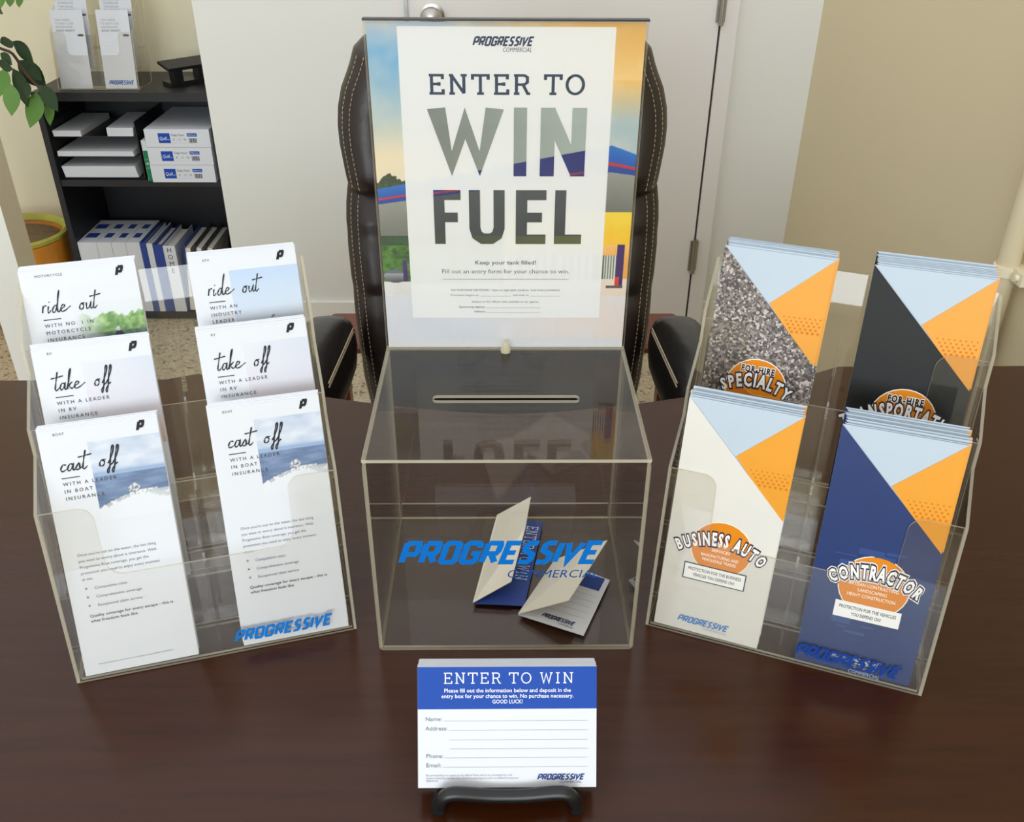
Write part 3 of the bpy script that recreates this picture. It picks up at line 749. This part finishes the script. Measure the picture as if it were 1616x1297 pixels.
# ------------------------------------------------------------------ brochure holders
HW, TH, HT = .235, .0025, .2          # width, sheet thickness, panel tilt
SV, SZ = .051, .049                   # tier step
st, ct_ = math.sin(HT), math.cos(HT)
def arcpts(cx, cy, r, a0, a1, n=6): return [(cx+r*math.cos(math.radians(a0+(a1-a0)*i/n)), cy+r*math.sin(math.radians(a0+(a1-a0)*i/n))) for i in range(n+1)]
def make_holder(label, loc, rotz, logo=None, sub=None):
    h = thing('brochure_holder', label, 'brochure holder', loc, rotz)
    fronts = []
    for k_ in range(3):
        bot = 0.0006 if k_ == 0 else -.046
        e, lo, r_ = .161, .097, .012
        pts = [(0, bot), (HW, bot), (HW, e)]+arcpts(HW-.028, e-r_, r_, 90, 180)+[(HW-.041, lo+.018)]+arcpts(HW-.055, lo+.014, .014, 0, -90)[1:]
        pts += arcpts(.055, lo+.014, .014, 270, 180)+[(.041, lo+.018)]+arcpts(.028, e-r_, r_, 0, 90)[0:]+[(0, e)]
        fn = lambda a, b, c, k_=k_: (a, SV*k_+b*st+c*ct_, SZ*k_+b*ct_-c*st+.0006)
        fronts.append(MB().prism(pts, fn, TH).build('front_panel', A, h))
    for u in (-TH-.0002, HW+.0002):
        pl = lambda k_, z: (SV*k_+(z-SZ*k_)*st/ct_, z)
        pts = [(0.001, .0006), (.124, .0006), (.184, .296), pl(2, .262), pl(2, .258), (pl(2, .235)[0]+.0, .235), pl(1, .209), pl(1, .186), pl(0, .159)]
        MB().prism(pts, YZ(u), TH).build('side_panel', A, h)
    for k_ in range(3):
        v0 = SV*k_+.0032+.0006; MB().prism(R4(.001, HW-.001, v0, SV*k_+(.0400 if k_ < 2 else .0405)), XY(SZ*k_+.0008), TH).build('tier_floor', A, h)
        pv = lambda hh, dd: (SV*k_+hh*st+dd, SZ*k_+hh*ct_)
        tp = [pv(.012, .0045), pv(.085, .0045), pv(.100, .007), pv(.128, .018), pv(.150, .030), pv(.154, .034), pv(.150, .0355), pv(.085, .0355), pv(.012, .0355)]
        MB().prism(tp, YZ(HW/2-.001), .002).build('divider', ['acry', 'acry'], h)
    fnb = lambda a, b, c: (a, .1245+b*st+c*ct_, b*ct_-c*st+.0006)
    MB().prism(R4(0, HW, 0, .303), fnb, TH).build('back_panel', A, h)
    if logo:
        q_ = Print(); q_.strokes('PROGRESSIVE', LOGO, .1315, .0118, .0098, .25, logo, width=.085, shear=.32, layer=1)
        if sub: q_.text('COMMERCIAL', .176, .0060, .0036, sub, width=.026, shear=.2, layer=1)
        g_ = q_.build('lettering', fronts[0]); g_.matrix_basis = Matrix.Rotation(-HT, 4, 'X') @ Matrix.Translation((0, -.0002, .0006))
    return h
LHL, LHA = (-.367, -.037, 0), .268
RHL, RHA = (.132, .029, 0), -.368
hl = make_holder('clear three-tier brochure holder full of white brochures on the desk, left of the entry box', LHL, LHA, (12, 112, 196))
hr = make_holder('clear three-tier brochure holder with orange-flapped folders on the desk, right of the entry box', RHL, RHA, (14, 58, 140), (150, 165, 190))

def leaf_matrix(loc, rotz, tier, u, tilt, rot=0.0, back=0.0, lift=0.0):
    v0 = SV*tier+.0036; z0 = SZ*tier+.0042+lift
    return Matrix.Translation(loc) @ Matrix.Rotation(rotz, 4, 'Z') @ Matrix.Translation((u, v0, z0)) @ Matrix.Rotation(-tilt, 4, 'X') @ Matrix.Translation((0, back, 0)) @ Matrix.Rotation(-rot, 4, 'Y')
LW, LH_ = .0935, .2172
INK = (38, 40, 46)
def white_brochure(label, Mx, kind):
    t = thing('brochure', label, 'brochure'); t.matrix_world = Mx
    MB().box(0, LW, 0, .0011, 0, LH_).build('sheet', 'paper', t)
    p = Print(); pic = Print()
    top_word, script, lines = {'boat': ('BOAT', 'cast off', ('WITH A LEADER', 'IN BOAT', 'INSURANCE')), 'rv': ('RV', 'take off', ('WITH A LEADER', 'IN RV', 'INSURANCE')),
        'moto': ('MOTORCYCLE', 'ride out', ('WITH NO. 1 IN', 'MOTORCYCLE', 'INSURANCE')), 'atv': ('ATV', 'ride out', ('WITH AN', 'INDUSTRY', 'LEADER'))}[kind]
    if kind == 'boat':
        def f(a, b):
            if b > .57: c = mixc((182, 196, 218), (214, 221, 233), fbm(a*1.5, b*4, 3)*1.5-.2); c = mixc(c, (120, 152, 196), .7*math.exp(-((b-.59)/.03)**2))
            else: c = mixc((84, 102, 138), (132, 154, 186), fbm(a, b*5, 5)+(b-.3)*.6)
            hz = .14+.16*math.sin(min(1, a*1.15)*math.pi*.62)
            if b < hz: c = (222, 226, 233)
            if abs(b-hz) < .022: c = (180, 184, 190) if vn(a*40, b*40) > .5 else (226, 228, 232)
            if math.hypot((a-.52), (b-hz-.07)*1.2) < .075: c = (214, 216, 220) if vn(a*60, b*60) > .45 else (120, 128, 142)
            if a > .75 and abs(b-hz+.02+(a-.75)*.2) < .03: c = (196, 200, 206)
            return c
        pic.grid(.0365, LW, .1345, .2030, 46, 54, f)
    elif kind == 'rv':
        pic.grid(.0370, LW, .125, .2020, 20, 26, lambda a, b: mixc(mixc((206, 180, 162), (214, 210, 220), b*2.2), mixc((218, 222, 231), (196, 206, 226), a*.6), (b-.25)*1.4))
    elif kind == 'moto':
        def f(a, b):
            w_ = min(1, a*2.2)
            if b > .72: c = (219, 224, 231)
            elif b > .4+.2*fbm(a*2, 1, 4): c = (216, 222, 228)
            elif b > .22: c = mixc((78, 124, 70), (176, 204, 140), fbm(a*3, b*3, 6)*1.2)
            elif b > .1: c = mixc((66, 100, 72), (150, 164, 160), fbm(a*3, b*6, 7))
            else: c = (206, 204, 200)
            if math.hypot((a-.60)*1.4, (b-.15)*1.1) < .085: c = (62, 70, 86)
            if math.hypot((a-.59)*1.4, (b-.25)) < .035: c = (214, 218, 222)
            return mixc((219, 223, 231), c, w_)
        pic.grid(.0365, LW, .148, .2020, 46, 44, f)
    else:
        def f(a, b):
            c = mixc((206, 216, 228), (186, 206, 232), (b-.2)*1.4)
            if b < .22: c = mixc((150, 160, 172), c, b/.22)
            if math.hypot((a-.55)*1.3, (b-.185)) < .03: c = (58, 62, 72)
            return c
        pic.grid(.0330, LW, .148, .2020, 24, 28, f)
    pic.build('photo_print', t)
    p.strokes('P', LOGO, .0768, .2074, .0070, .34, (30, 30, 34), shear=.3, layer=3)
    p.text(top_word, .0118, .2120, .0021, (96, 98, 106), sp=.08)
    p.strokes(script, HAND, .0125, .1815, .0155, .06, INK, width=.0445, layer=4, smooth=True, shear=.14)
    p.rect(.0122, .0262, .1752, .1759, INK, 3)
    for i, s_ in enumerate(lines): p.text(s_, .0122, .1690-.0062*i, .0030, (70, 72, 82), sp=.2, layer=4)
    if kind == 'boat':
        g_ = (122, 126, 138)
        for i, s_ in enumerate(("Once you're out on the water, the last thing", 'you want to worry about is insurance. With', 'Progressive Boat coverage, you get the', 'protection you need to enjoy every moment', 'at sea.')):
            p.text(s_, .0120, .1070-.0054*i, .0025, g_, layer=2, sx=.98)
        for i, s_ in enumerate(('Competitive rates', 'Comprehensive coverage', 'Exceptional claim service')):
            p.text('+', .0126, .0765-.0078*i, .0032, (90, 94, 104), bold=.009); p.text(s_, .0205, .0765-.0078*i, .0025, g_)
        p.text('Quality coverage for every escape - this is', .0124, .0520, .0025, (84, 88, 98), bold=.009, width=.068)
        p.text('what freedom feels like', .0124, .0474, .0025, (84, 88, 98), bold=.009, width=.038)
        p.text('Not all products, services or coverages are available in all states.', .0120, .0085, .0014, (150, 154, 164), width=.062)
    p.build('lettering', t)
    return t
plain = MB().box(0, LW, 0, .0010, 0, LH_).build('brochure', 'paper'); plain_used = [False]
def behind(src_me, Mx, label, group, flag):
    if not flag[0]: o_ = src_me; flag[0] = True
    else: o_ = src_me.copy(); COL.objects.link(o_)
    o_.matrix_world = Mx; tag(o_, label, 'brochure', group)
spec = [('boat', 0, .005, .36, .004, 'boat brochure with a sea photo in the front left pocket, left holder', 'front left'),
        ('boat', 0, .1375, .36, -.004, 'boat brochure with a sea photo in the front right pocket, left holder', 'front right'),
        ('rv', 1, .0055, .36, .003, 'pale take off RV brochure in the middle left pocket, left holder', 'middle left'),
        ('rv', 1, .1380, .36, .004, 'pale take off RV brochure in the middle right pocket, left holder', 'middle right'),
        ('moto', 2, .002, .36, .008, 'ride out motorcycle brochure with trees and rider at the rear left, left holder', 'rear left'),
        ('atv', 2, .1390, .36, .006, 'ride out ATV brochure with a pale blue sky photo at the rear right, left holder', 'rear right')]
for kind, tier, u, tl, rot, label, pos in spec:
    Mx = leaf_matrix(LHL, LHA, tier, u, tl, rot); white_brochure(label, Mx, kind)
    for i in range(1, 6 if kind != 'moto' else 7):
        behind(plain, leaf_matrix(LHL, LHA, tier, u+random.uniform(-.0008, .0008), tl, rot, .0012*i, .0009*i+random.uniform(-.0002, .0006)),
               'white brochure edge in the stack in the %s pocket of the left holder' % pos, 'brochures stacked in the %s pocket' % pos, plain_used)

# folders with a diagonal cover, orange flap and pale inner sheet
FW, FH = .0940, .2232
def folder(label, Mx, cover, kind):
    t = thing('folder', label, 'folder'); t.matrix_world = Mx
    MB().box(0, FW, .0012, .0018, 0, FH).build('inner_sheet', 'paleblue', t)
    fl = MB().prism([(FW, .125), (FW, FH), (.046, .1780)], XZ(.0006), .0005, 0, 0).build('orange_flap', 'orange', t)
    MB().prism([(0, 0), (FW, 0), (FW, .1280), (0, FH)], XZ(0), .0005, 0, 0).build('cover', cover, t)
    dp = Print()
    for i in range(9):
        for j in range(5):
            x, z = .056+i*.0044+(j % 2)*.0022, .156+j*.0032+.001*i*.2
            if x < FW-.001 and z > .1280+(FW-x)*1.03+.002: dp.ell(x, z, .0012-.00012*j, .0012-.00012*j, (214, 122, 14), 1, n=8)
    g_ = dp.build('dot_print', fl); g_.location = (0, .0005, 0)
    p = Print(); og = (224, 136, 18); dk = (50, 44, 66)
    if kind == 'biz':
        p.ell(.048, .0890, .0268, .0265, (250, 240, 226), 1); p.ell(.048, .0890, .0260, .0257, og, 2)
        p.arc('BUSINESS AUTO', .0475, .0920, .074, .0098, .0125, (244, 240, 236), .04, dk)
        p.text('SERVICES', .048, .0855, .0028, (250, 244, 234), align='C', bold=.009); p.text('MANUFACTURING AND', .048, .0795, .0030, (250, 236, 222), align='C', bold=.009, width=.033); p.text('WHOLESALE TRADES', .048, .0750, .0030, (250, 236, 222), align='C', bold=.009, width=.030)
        p.rect(.0185, .0735, .0535, .0700, (66, 76, 92), 4); p.rect(.0195, .0725, .0545, .0690, (238, 236, 230), 5)
        p.text('PROTECTION FOR THE BUSINESS', .046, .0630, .0031, (84, 88, 100), align='C', bold=.009, width=.047, layer=6); p.text('VEHICLES YOU DEPEND ON!', .046, .0575, .0031, (84, 88, 100), align='C', bold=.009, width=.037, layer=6)
        p.logo(.0205, .0085, .0480, .0068, (86, 134, 186)); p.text('COMMERCIAL', .044, .0050, .0026, (170, 176, 186), width=.022)
        for i in range(14): x, z = .008+random.random()*.03, .03+random.random()*.12; p.rect(x, x+random.uniform(.006, .02), z, z+.0002, (214, 210, 204), 1)
    elif kind == 'con':
        p.ell(.050, .0860, .0285, .0285, (250, 240, 226), 1); p.ell(.050, .0860, .0276, .0276, og, 2)
        p.arc('CONTRACTOR', .050, .0930, .070, .0100, .010, (240, 238, 234), .04, dk, layer=6, rim=(226, 224, 222))
        for i, s_ in enumerate(('ARTISAN CONTRACTING', 'LANDSCAPING', 'HEAVY CONSTRUCTION')): p.text(s_, .050, .0845-.0052*i, .0031, (250, 236, 216), align='C', bold=.009, sx=.78)
        p.rect(.0230, .0760, .0520, .0675, (240, 240, 238), 4)
        p.text('PROTECTION FOR THE VEHICLES', .0495, .0610, .0031, (44, 46, 54), align='C', bold=.009, width=.046, layer=5); p.text('YOU DEPEND ON!', .0495, .0552, .0031, (44, 46, 54), align='C', bold=.009, width=.024, layer=5)
        p.logo(.026, .0090, .046, .0066, (176, 190, 214)); p.text('COMMERCIAL', .046, .0052, .0028, (206, 212, 224), width=.022)
        for i in range(16): x, z = .006+random.random()*.06, .02+random.random()*.10; p.rect(x, x+random.uniform(.004, .02), z, z+random.uniform(.0004, .006), (50, 76, 132), 1)
    else:
        word = 'SPECIALTY' if kind == 'spec' else 'TRANSPORTATION'; wd = .058 if kind == 'spec' else .094; dz = .0055 if kind == 'spec' else 0; rs = .0085 if kind == 'spec' else .017
        p.ell(.0475, .0940+dz, .0275, .0275, (250, 240, 226), 1); p.ell(.0475, .0940+dz, .0266, .0266, og, 2)
        p.text('FOR-HIRE', .0475, .1085+dz, .0058, (34, 34, 42), align='C', bold=.04, width=.030, layer=5, sp=.12); p.text('FOR-HIRE', .0475, .1085+dz, .0058, (244, 240, 234), align='C', bold=.13, width=.030, layer=4, sp=.12)
        p.arc(word, .0475, .0955+dz, wd, .0098, rs, (242, 240, 236), .04, dk, layer=6)
    g_ = p.build('lettering', t)
    return t
pf = thing('folder', 'x', 'folder'); PF_PARTS = []
MB().box(0, FW, .0002, .0007, 0, FH).build('inner_sheet', 'paleblue', pf)
MB().prism([(FW, .125), (FW, FH), (.046, .1780)], XZ(-.0002), .0004, 0, 0).build('orange_flap', 'orange', pf)
COVERS = {}
rspec = [('biz', 0, .0045, .2, -.006, 'ivory', 'ivory business auto folder in the front left pocket, right holder', 'front left', 5),
         ('con', 0, .1315, .2, .010, 'navy', 'navy contractor folder with an orange flap in the front right pocket, right holder', 'front right', 8),
         ('spec', 2, .0045, .2, -.010, 'gravel', 'gravel-patterned specialty folder in the rear left pocket, right holder', 'rear left', 6),
         ('tran', 2, .1325, .2, .006, 'charcoal', 'black transportation folder in the rear right pocket, right holder', 'rear right', 8)]
first = True
for kind, tier, u, tl, rot, cv, label, pos, nb in rspec:
    folder(label, leaf_matrix(RHL, RHA, tier, u, tl, rot), cv, kind)
    cov = None
    for i in range(1, nb+1):
        Mx = leaf_matrix(RHL, RHA, tier, u+random.uniform(.0, .0022), tl+.0, rot+random.uniform(-.003, .003), .0030*i, .0009*i+random.uniform(.0, .0014))
        lb = 'folder stacked behind the front one in the %s pocket of the right holder' % pos
        if first: c = pf; c.matrix_world = Mx; first = False
        else:
            c = pf.copy(); COL.objects.link(c); c.matrix_world = Mx
            for chd in [x for x in pf.children if x.name.split('.')[0] in ('inner_sheet', 'orange_flap')]:
                dd = chd.copy(); COL.objects.link(dd); dd.parent = c
        tag(c, lb, 'folder', 'folders stacked in the %s pocket' % pos)
        if cov is None: cov = MB().prism([(0, 0), (FW, 0), (FW, .1280), (0, FH)], XZ(-.0008), .0004, 0, 0).build('cover', cv, c)
        else:
            dd = cov.copy(); COL.objects.link(dd); dd.parent = c

# ------------------------------------------------------------------ bookcase in the alcove
BX0, BX1, BY0, BY1 = -1.400, -.800, 2.24, 2.54
bc = thing('bookcase', 'low black bookcase in the alcove at the left', 'bookcase', (0, 0, FZ))
BT = .75
MB().box(BX0, BX1, BY0-.006, BY1, BT-.026, BT).build('top_board', 'blackwood', bc)
MB().box(BX0, BX0+.018, BY0, BY1, 0, BT-.0265).build('side_panel', 'blackwood', bc)
MB().box(BX1-.018, BX1, BY0, BY1, 0, BT-.0265).build('side_panel', 'blackwood', bc)
for z in (.482, .03): MB().box(BX0+.0182, BX1-.0182, BY0+.004, BY1-.008, z-.02, z).build('shelf', 'blackwood', bc)
MB().box(BX0+.0182, BX1-.0182, BY1-.007, BY1, 0, BT-.0265).build('back_board', 'blackwood', bc)
MB().box(BX0+.0182, BX1-.0182, BY0+.02, BY0+.03, 0, .0095).build('toe_kick', 'blackwood', bc)
# holder on top with four white brochures
ho = make_holder('small clear brochure holder standing on top of the black bookcase', (-1.325, 2.262, 0.0), .02, None)
def shelf_brochure(label, tier, u, lines, logo=False):
    t = thing('brochure', label, 'brochure'); t.matrix_world = leaf_matrix((-1.325, 2.262, .0), .02, tier, u, .2)
    MB().box(0, LW, 0, .0011, 0, LH_).build('sheet', 'paper', t)
    p = Print()
    for i, s_ in enumerate(lines): p.text(s_, .011, .187-.0098*i, .0056, (150, 154, 164) if i < len(lines)-1 else (52, 54, 66), sp=.08, sx=1.0)
    for i in range(9): p.rect(.012, .012+random.uniform(.035, .06), .128-.009*i, .1285-.009*i, (206, 208, 214), 1)
    p.ell(.080, .148, .010, .0035, (92, 96, 104), 1, n=12)
    if logo: p.strokes('PROGRESSIVE', LOGO, .012, .012, .0098, .27, (24, 96, 176), width=.072, shear=.3)
    p.build('lettering', t)
YN = ('YOU NEED', 'TO BUY CAR', 'INSURANCE', 'NOW WHAT?'); CW = ('COVERAGE', 'WHEREVER', 'THE ROAD', 'TAKES YOU')
shelf_brochure('white car insurance brochure at the front left on the bookcase top', 0, .006, YN)
shelf_brochure('white car insurance brochure at the front right on the bookcase top, blue logo below', 0, .138, YN, True)
shelf_brochure('white road coverage brochure behind at the left on the bookcase top', 1, .006, CW)
shelf_brochure('white road coverage brochure behind at the right on the bookcase top', 1, .138, CW)
# hole punch
hp = thing('hole_punch', 'black metal hole punch on the right of the bookcase top', 'hole punch', (-.965, 2.37, .0005), .8)
MB().box(-.075, .075, -.022, .030, 0, .012).build('base', 'black', hp)
for x in (-.04, .04): MB().box(x-.014, x+.014, -.012, .022, .0122, .045).build('punch_block', 'black', hp)
MB().prism([(-.030, .046), (.034, .062), (.030, .070), (-.034, .056)], YZ(-.08), .16, 0, 0).build('lever', 'blackwood', hp)
# things on the upper shelf
S1 = -.2675
tr = thing('letter_tray', 'black two-level letter tray on the upper bookcase shelf', 'letter tray', (0, 0, S1))
for z in (.0005, .068, .128):
    MB().box(-1.378, -1.125, 2.262, 2.52, z, z+.004).build('tray_shelf', 'black', tr)
for x in (-1.3815, -1.1245): MB().box(x, x+.003, 2.262, 2.52, .0005, .175).build('tray_side', 'black', tr)
def pstack(label, x0, x1, y0, y1, z0, z1, rot=0):
    t = MB().box(0, x1-x0, 0, y1-y0, 0, z1-z0).build('paper_stack', 'paper'); t.matrix_world = Matrix.Translation((x0, y0, z0)) @ Matrix.Rotation(rot, 4, 'Z')
    for m_ in t.data.vertices: m_.co.x += .004*random.uniform(-1, 1)
    return tag(t, label, 'paper')
pstack('thick stack of white paper in the bottom letter tray', -1.372, -1.142, 2.256, 2.50, S1+.0053, S1+.040)
pstack('thinner stack of white paper in the middle letter tray', -1.371, -1.138, 2.252, 2.50, S1+.0725, S1+.088)
pstack('small pile of white paper at the upper left of the letter tray', -1.374, -1.285, 2.255, 2.48, S1+.1325, S1+.150)
pstack('small pile of white cards at the upper right of the letter tray', -1.212, -1.128, 2.258, 2.46, S1+.1325, S1+.158, -.0)
for i in range(3):
    rm = thing('paper_ream', ['bottom ream of the three wrapped copy paper reams on the shelf', 'middle ream of the three wrapped copy paper reams on the shelf', 'top ream of the three wrapped copy paper reams on the shelf'][i], 'paper ream', (-1.085+.001*i, 2.222, S1+.0005+.0545*i), group='reams of copy paper on the shelf')
    MB().box(0, .196, 0, .29, 0, .0535).build('wrapper', 'paper', rm)
    p = Print(); p.rect(.040, .076, .012, .042, (30, 78, 176), 1); p.text('Quill', .043, .0215, .010, (240, 244, 250), width=.022, shear=.2, layer=2); p.text('.com', .0655, .0215, .004, (240, 244, 250), width=.008)
    p.rect(.128, .158, .032, .042, (30, 78, 176), 1); p.text('20lb/Letter', .130, .035, .004, (236, 240, 250), width=.026, layer=2)
    p.text('Copy', .080, .034, .0062, (44, 46, 54), width=.018, bold=.009); p.text('Paper', .101, .034, .0062, (90, 92, 100), width=.02)
    for j, s_ in enumerate(('8', '11', '92')): p.text(s_, .084+.016*j, .020, .006, (90, 94, 104))
    for j in range(9): p.rect(.132+.0026*j, .1333+.0026*j+.0004*(j % 3), .013, .027, (40, 42, 48), 1)
    p.rect(.077, .158, .0118, .0121, (170, 176, 186), 1); p.build('wrapper_print', rm)
gm = thing('paper_ream', 'green and white wrapped ream standing beside the copy paper', 'paper ream', (-1.1035, 2.236, S1+.0005))
MB().box(0, .0145, 0, .22, 0, .125).build('wrapper', 'paper', gm)
p = Print(); p.rect(.0005, .014, .0, .094, (28, 128, 84), 1); p.text('40', .0025, .05, .008, (236, 244, 238), width=.0095); p.rect(.002, .0125, .066, .0668, (220, 236, 226), 2); p.rect(.002, .0125, .040, .0408, (220, 236, 226), 2)
p.build('wrapper_print', gm)
# binders and paper packs on the bottom shelf
S2 = -.7195
x = -1.3805; BH2 = .245
for i, wd in enumerate((.062, .048, .046, .046)):
    b = thing('paper_pack', ['first white paper pack at the left end of the bottom shelf', 'second white paper pack from the left on the bottom shelf', 'third white paper pack from the left on the bottom shelf', 'fourth white paper pack from the left beside the blue binder'][i], 'paper pack', (x, 2.246, S2+.0003), group='paper packs on the bottom shelf')
    MB().box(0, wd-.0012, 0, .21, 0, BH2).build('wrapper', 'paper', b)
    for j in range(2):
        lb_ = MB().box(.008, wd-.016, .045+.085*j, .085+.085*j, BH2, BH2+.0004).build('wrapper_label', 'blue', b)
    x += wd
binders = [(.021, 'blue', 'slim blue binder next to the white paper packs on the bottom shelf'), (.020, 'paper', 'slim white binder between the two blue binders on the bottom shelf'), (.032, 'blue', 'wide blue binder left of the lettered white binder'), (.040, 'paper', 'white binder with vertical black lettering on the bottom shelf')]
for i, (wd, m_, lb) in enumerate(binders):
    b = thing('binder', lb, 'binder', (x, 2.244, S2+.0003), 0, 0, 'binders on the bottom shelf')
    hh = .246-.004*i
    MB().box(0, wd-.0012, 0, .004, 0, hh).build('spine', m_, b)
    MB().box(0, .0022, .0042, .20, 0, hh).box(wd-.0035, wd-.0012, .0042, .20, 0, hh).build('covers', m_, b)
    MB().box(.003, wd-.0045, .008, .19, .006, hh-.012).build('pages', 'paperback', b)
    if i == 3:
        p = Print()
        for j, s_ in enumerate('HOME'): p.text(s_, .019, .212-.024*j, .016, (30, 30, 36), align='C', sx=.95)
        p.build('lettering', b)
    x += wd
for i in range(3):
    b = thing('folder', ['left white document folder leaning at the right end of the bottom shelf', 'middle white document folder leaning at the right end of the bottom shelf', 'right white document folder leaning at the right end of the bottom shelf'][i], 'folder', (x+.004+.036*i, 2.246, S2+.001), group='document folders on the bottom shelf')
    b.matrix_world = b.matrix_world @ Matrix.Rotation(.10, 4, 'Y')
    MB().box(0, .003, 0, .205, .0, .238).build('cover', 'blackwood' if i else 'blue', b)
    MB().box(.004, .020, .004, .20, .0035, .226).build('pages', 'paperback', b)

# ------------------------------------------------------------------ potted plant beside the bookcase
pl = thing('potted_plant', 'leafy green potted plant left of the black bookcase', 'plant', (-1.60, 2.28, FZ))
MB().lathe([(.10, 0), (.14, .02), (.165, .20), (.170, .285), (.160, .285), (.150, .262), (.001, .262)], seg=28).build('pot', 'terracotta', pl, True)
MB().lathe([(.160, .286), (.172, .288), (.174, .300), (.166, .306), (.156, .300), (.152, .286)], seg=28, cap=False).build('pot_rim', 'moss', pl, True)
MB().lathe([(.001, .264), (.147, .266), (.140, .276), (.07, .290), (.001, .294)], seg=20).build('soil', 'soil', pl, True)
MB().tube(cr_spline([(0, 0, .27), (.02, -.03, .5), (-.01, -.06, .8), (.05, -.10, 1.05)], 4), [.016]*5+[.013]*5+[.010]*3, 8).build('trunk', 'bark', pl, True)
lf = []
for i in range(9):
    t = i/8; w_ = math.sin(math.pi*min(1, t*1.02+.0))**.8*(1-.35*t)*.5
    lf.append((t, w_))
def leaf_mesh(name, m_):
    v = []; f = []
    for t, w_ in lf: v += [(-w_*.62, .06*w_-.10*t*t, -t), (0, -.04*w_-.10*t*t+.03, -t), (w_*.62, .06*w_-.10*t*t, -t)]
    for i in range(8): f += [(3*i, 3*i+1, 3*i+4, 3*i+3), (3*i+1, 3*i+2, 3*i+5, 3*i+4)]
    me = bpy.data.meshes.new(name); me.from_pydata(v, [], f); me.materials.append(M[m_])
    me.polygons.foreach_set('use_smooth', [True]*len(me.polygons)); me.update(); return me
LM = {0: leaf_mesh('leaf', 'leafdark'), 1: leaf_mesh('leaf', 'leaflight')}
LEAVES = [((0.219, -0.18, 0.91), (0.261, -0.2, 0.916), 0), ((0.235, -0.14, 0.908), (0.281, -0.16, 0.87), 0), ((0.214, -0.1, 0.85), (0.273, -0.12, 0.797), 0), ((0.186, -0.16, 0.853), (0.229, -0.18, 0.847), 0), ((0.205, -0.12, 0.832), (0.23, -0.14, 0.759), 0), ((0.218, -0.18, 0.802), (0.214, -0.2, 0.741), 1), ((0.266, -0.14, 0.771), (0.245, -0.16, 0.701), 1), ((0.27, -0.1, 0.74), (0.276, -0.12, 0.69), 1), ((0.288, -0.16, 0.795), (0.326, -0.18, 0.745), 0), ((0.183, -0.12, 0.832), (0.166, -0.14, 0.776), 1), ((0.259, -0.18, 1.038), (0.261, -0.2, 1.009), 1), ((0.261, -0.14, 1.033), (0.265, -0.16, 1.007), 1), ((0.267, -0.1, 1.025), (0.271, -0.12, 1.0), 1), ((0.201, -0.16, 0.88), (0.233, -0.18, 0.86), 0), ((0.251, -0.12, 0.837), (0.284, -0.14, 0.812), 0), ((0.232, -0.18, 1.003), (0.257, -0.2, 0.993), 0), ((0.241, -0.14, 0.801), (0.25, -0.16, 0.767), 0)]
STEM = [(0.155, -0.15, 0.918), (0.2, -0.15, 0.891), (0.231, -0.15, 0.876), (0.252, -0.15, 0.826), (0.278, -0.15, 0.789), (0.304, -0.15, 0.747)]
STEM2 = [(0.197, -0.15, 1.062), (0.261, -0.15, 1.047), (0.295, -0.15, 1.034)]
MB().tube(cr_spline([(.05, -.10, 1.05), (.08, -.12, 1.02)]+STEM, 3), .004, 6).build('branch', 'bark', pl, True)
MB().tube(cr_spline([(.05, -.10, 1.05)]+STEM2, 3), .004, 6).build('branch', 'bark', pl, True)
for i, (a, b, kd) in enumerate(LEAVES):
    a, b = Vector(a), Vector(b); d_ = b-a; L_ = d_.length*1.05
    zz = -d_.normalized(); yy = Vector((0.25*math.sin(i*2.1), 1, .25*math.cos(i*1.7))); yy = (yy-zz*yy.dot(zz)).normalized(); xx = yy.cross(zz)
    o_ = link('leaf', LM[kd], pl); k_ = max(L_, .03)*1.3
    o_.matrix_basis = Matrix(((xx.x*k_, yy.x*k_, zz.x*k_, a.x), (xx.y*k_, yy.y*k_, zz.y*k_, a.y), (xx.z*k_, yy.z*k_, zz.z*k_, a.z), (0, 0, 0, 1)))
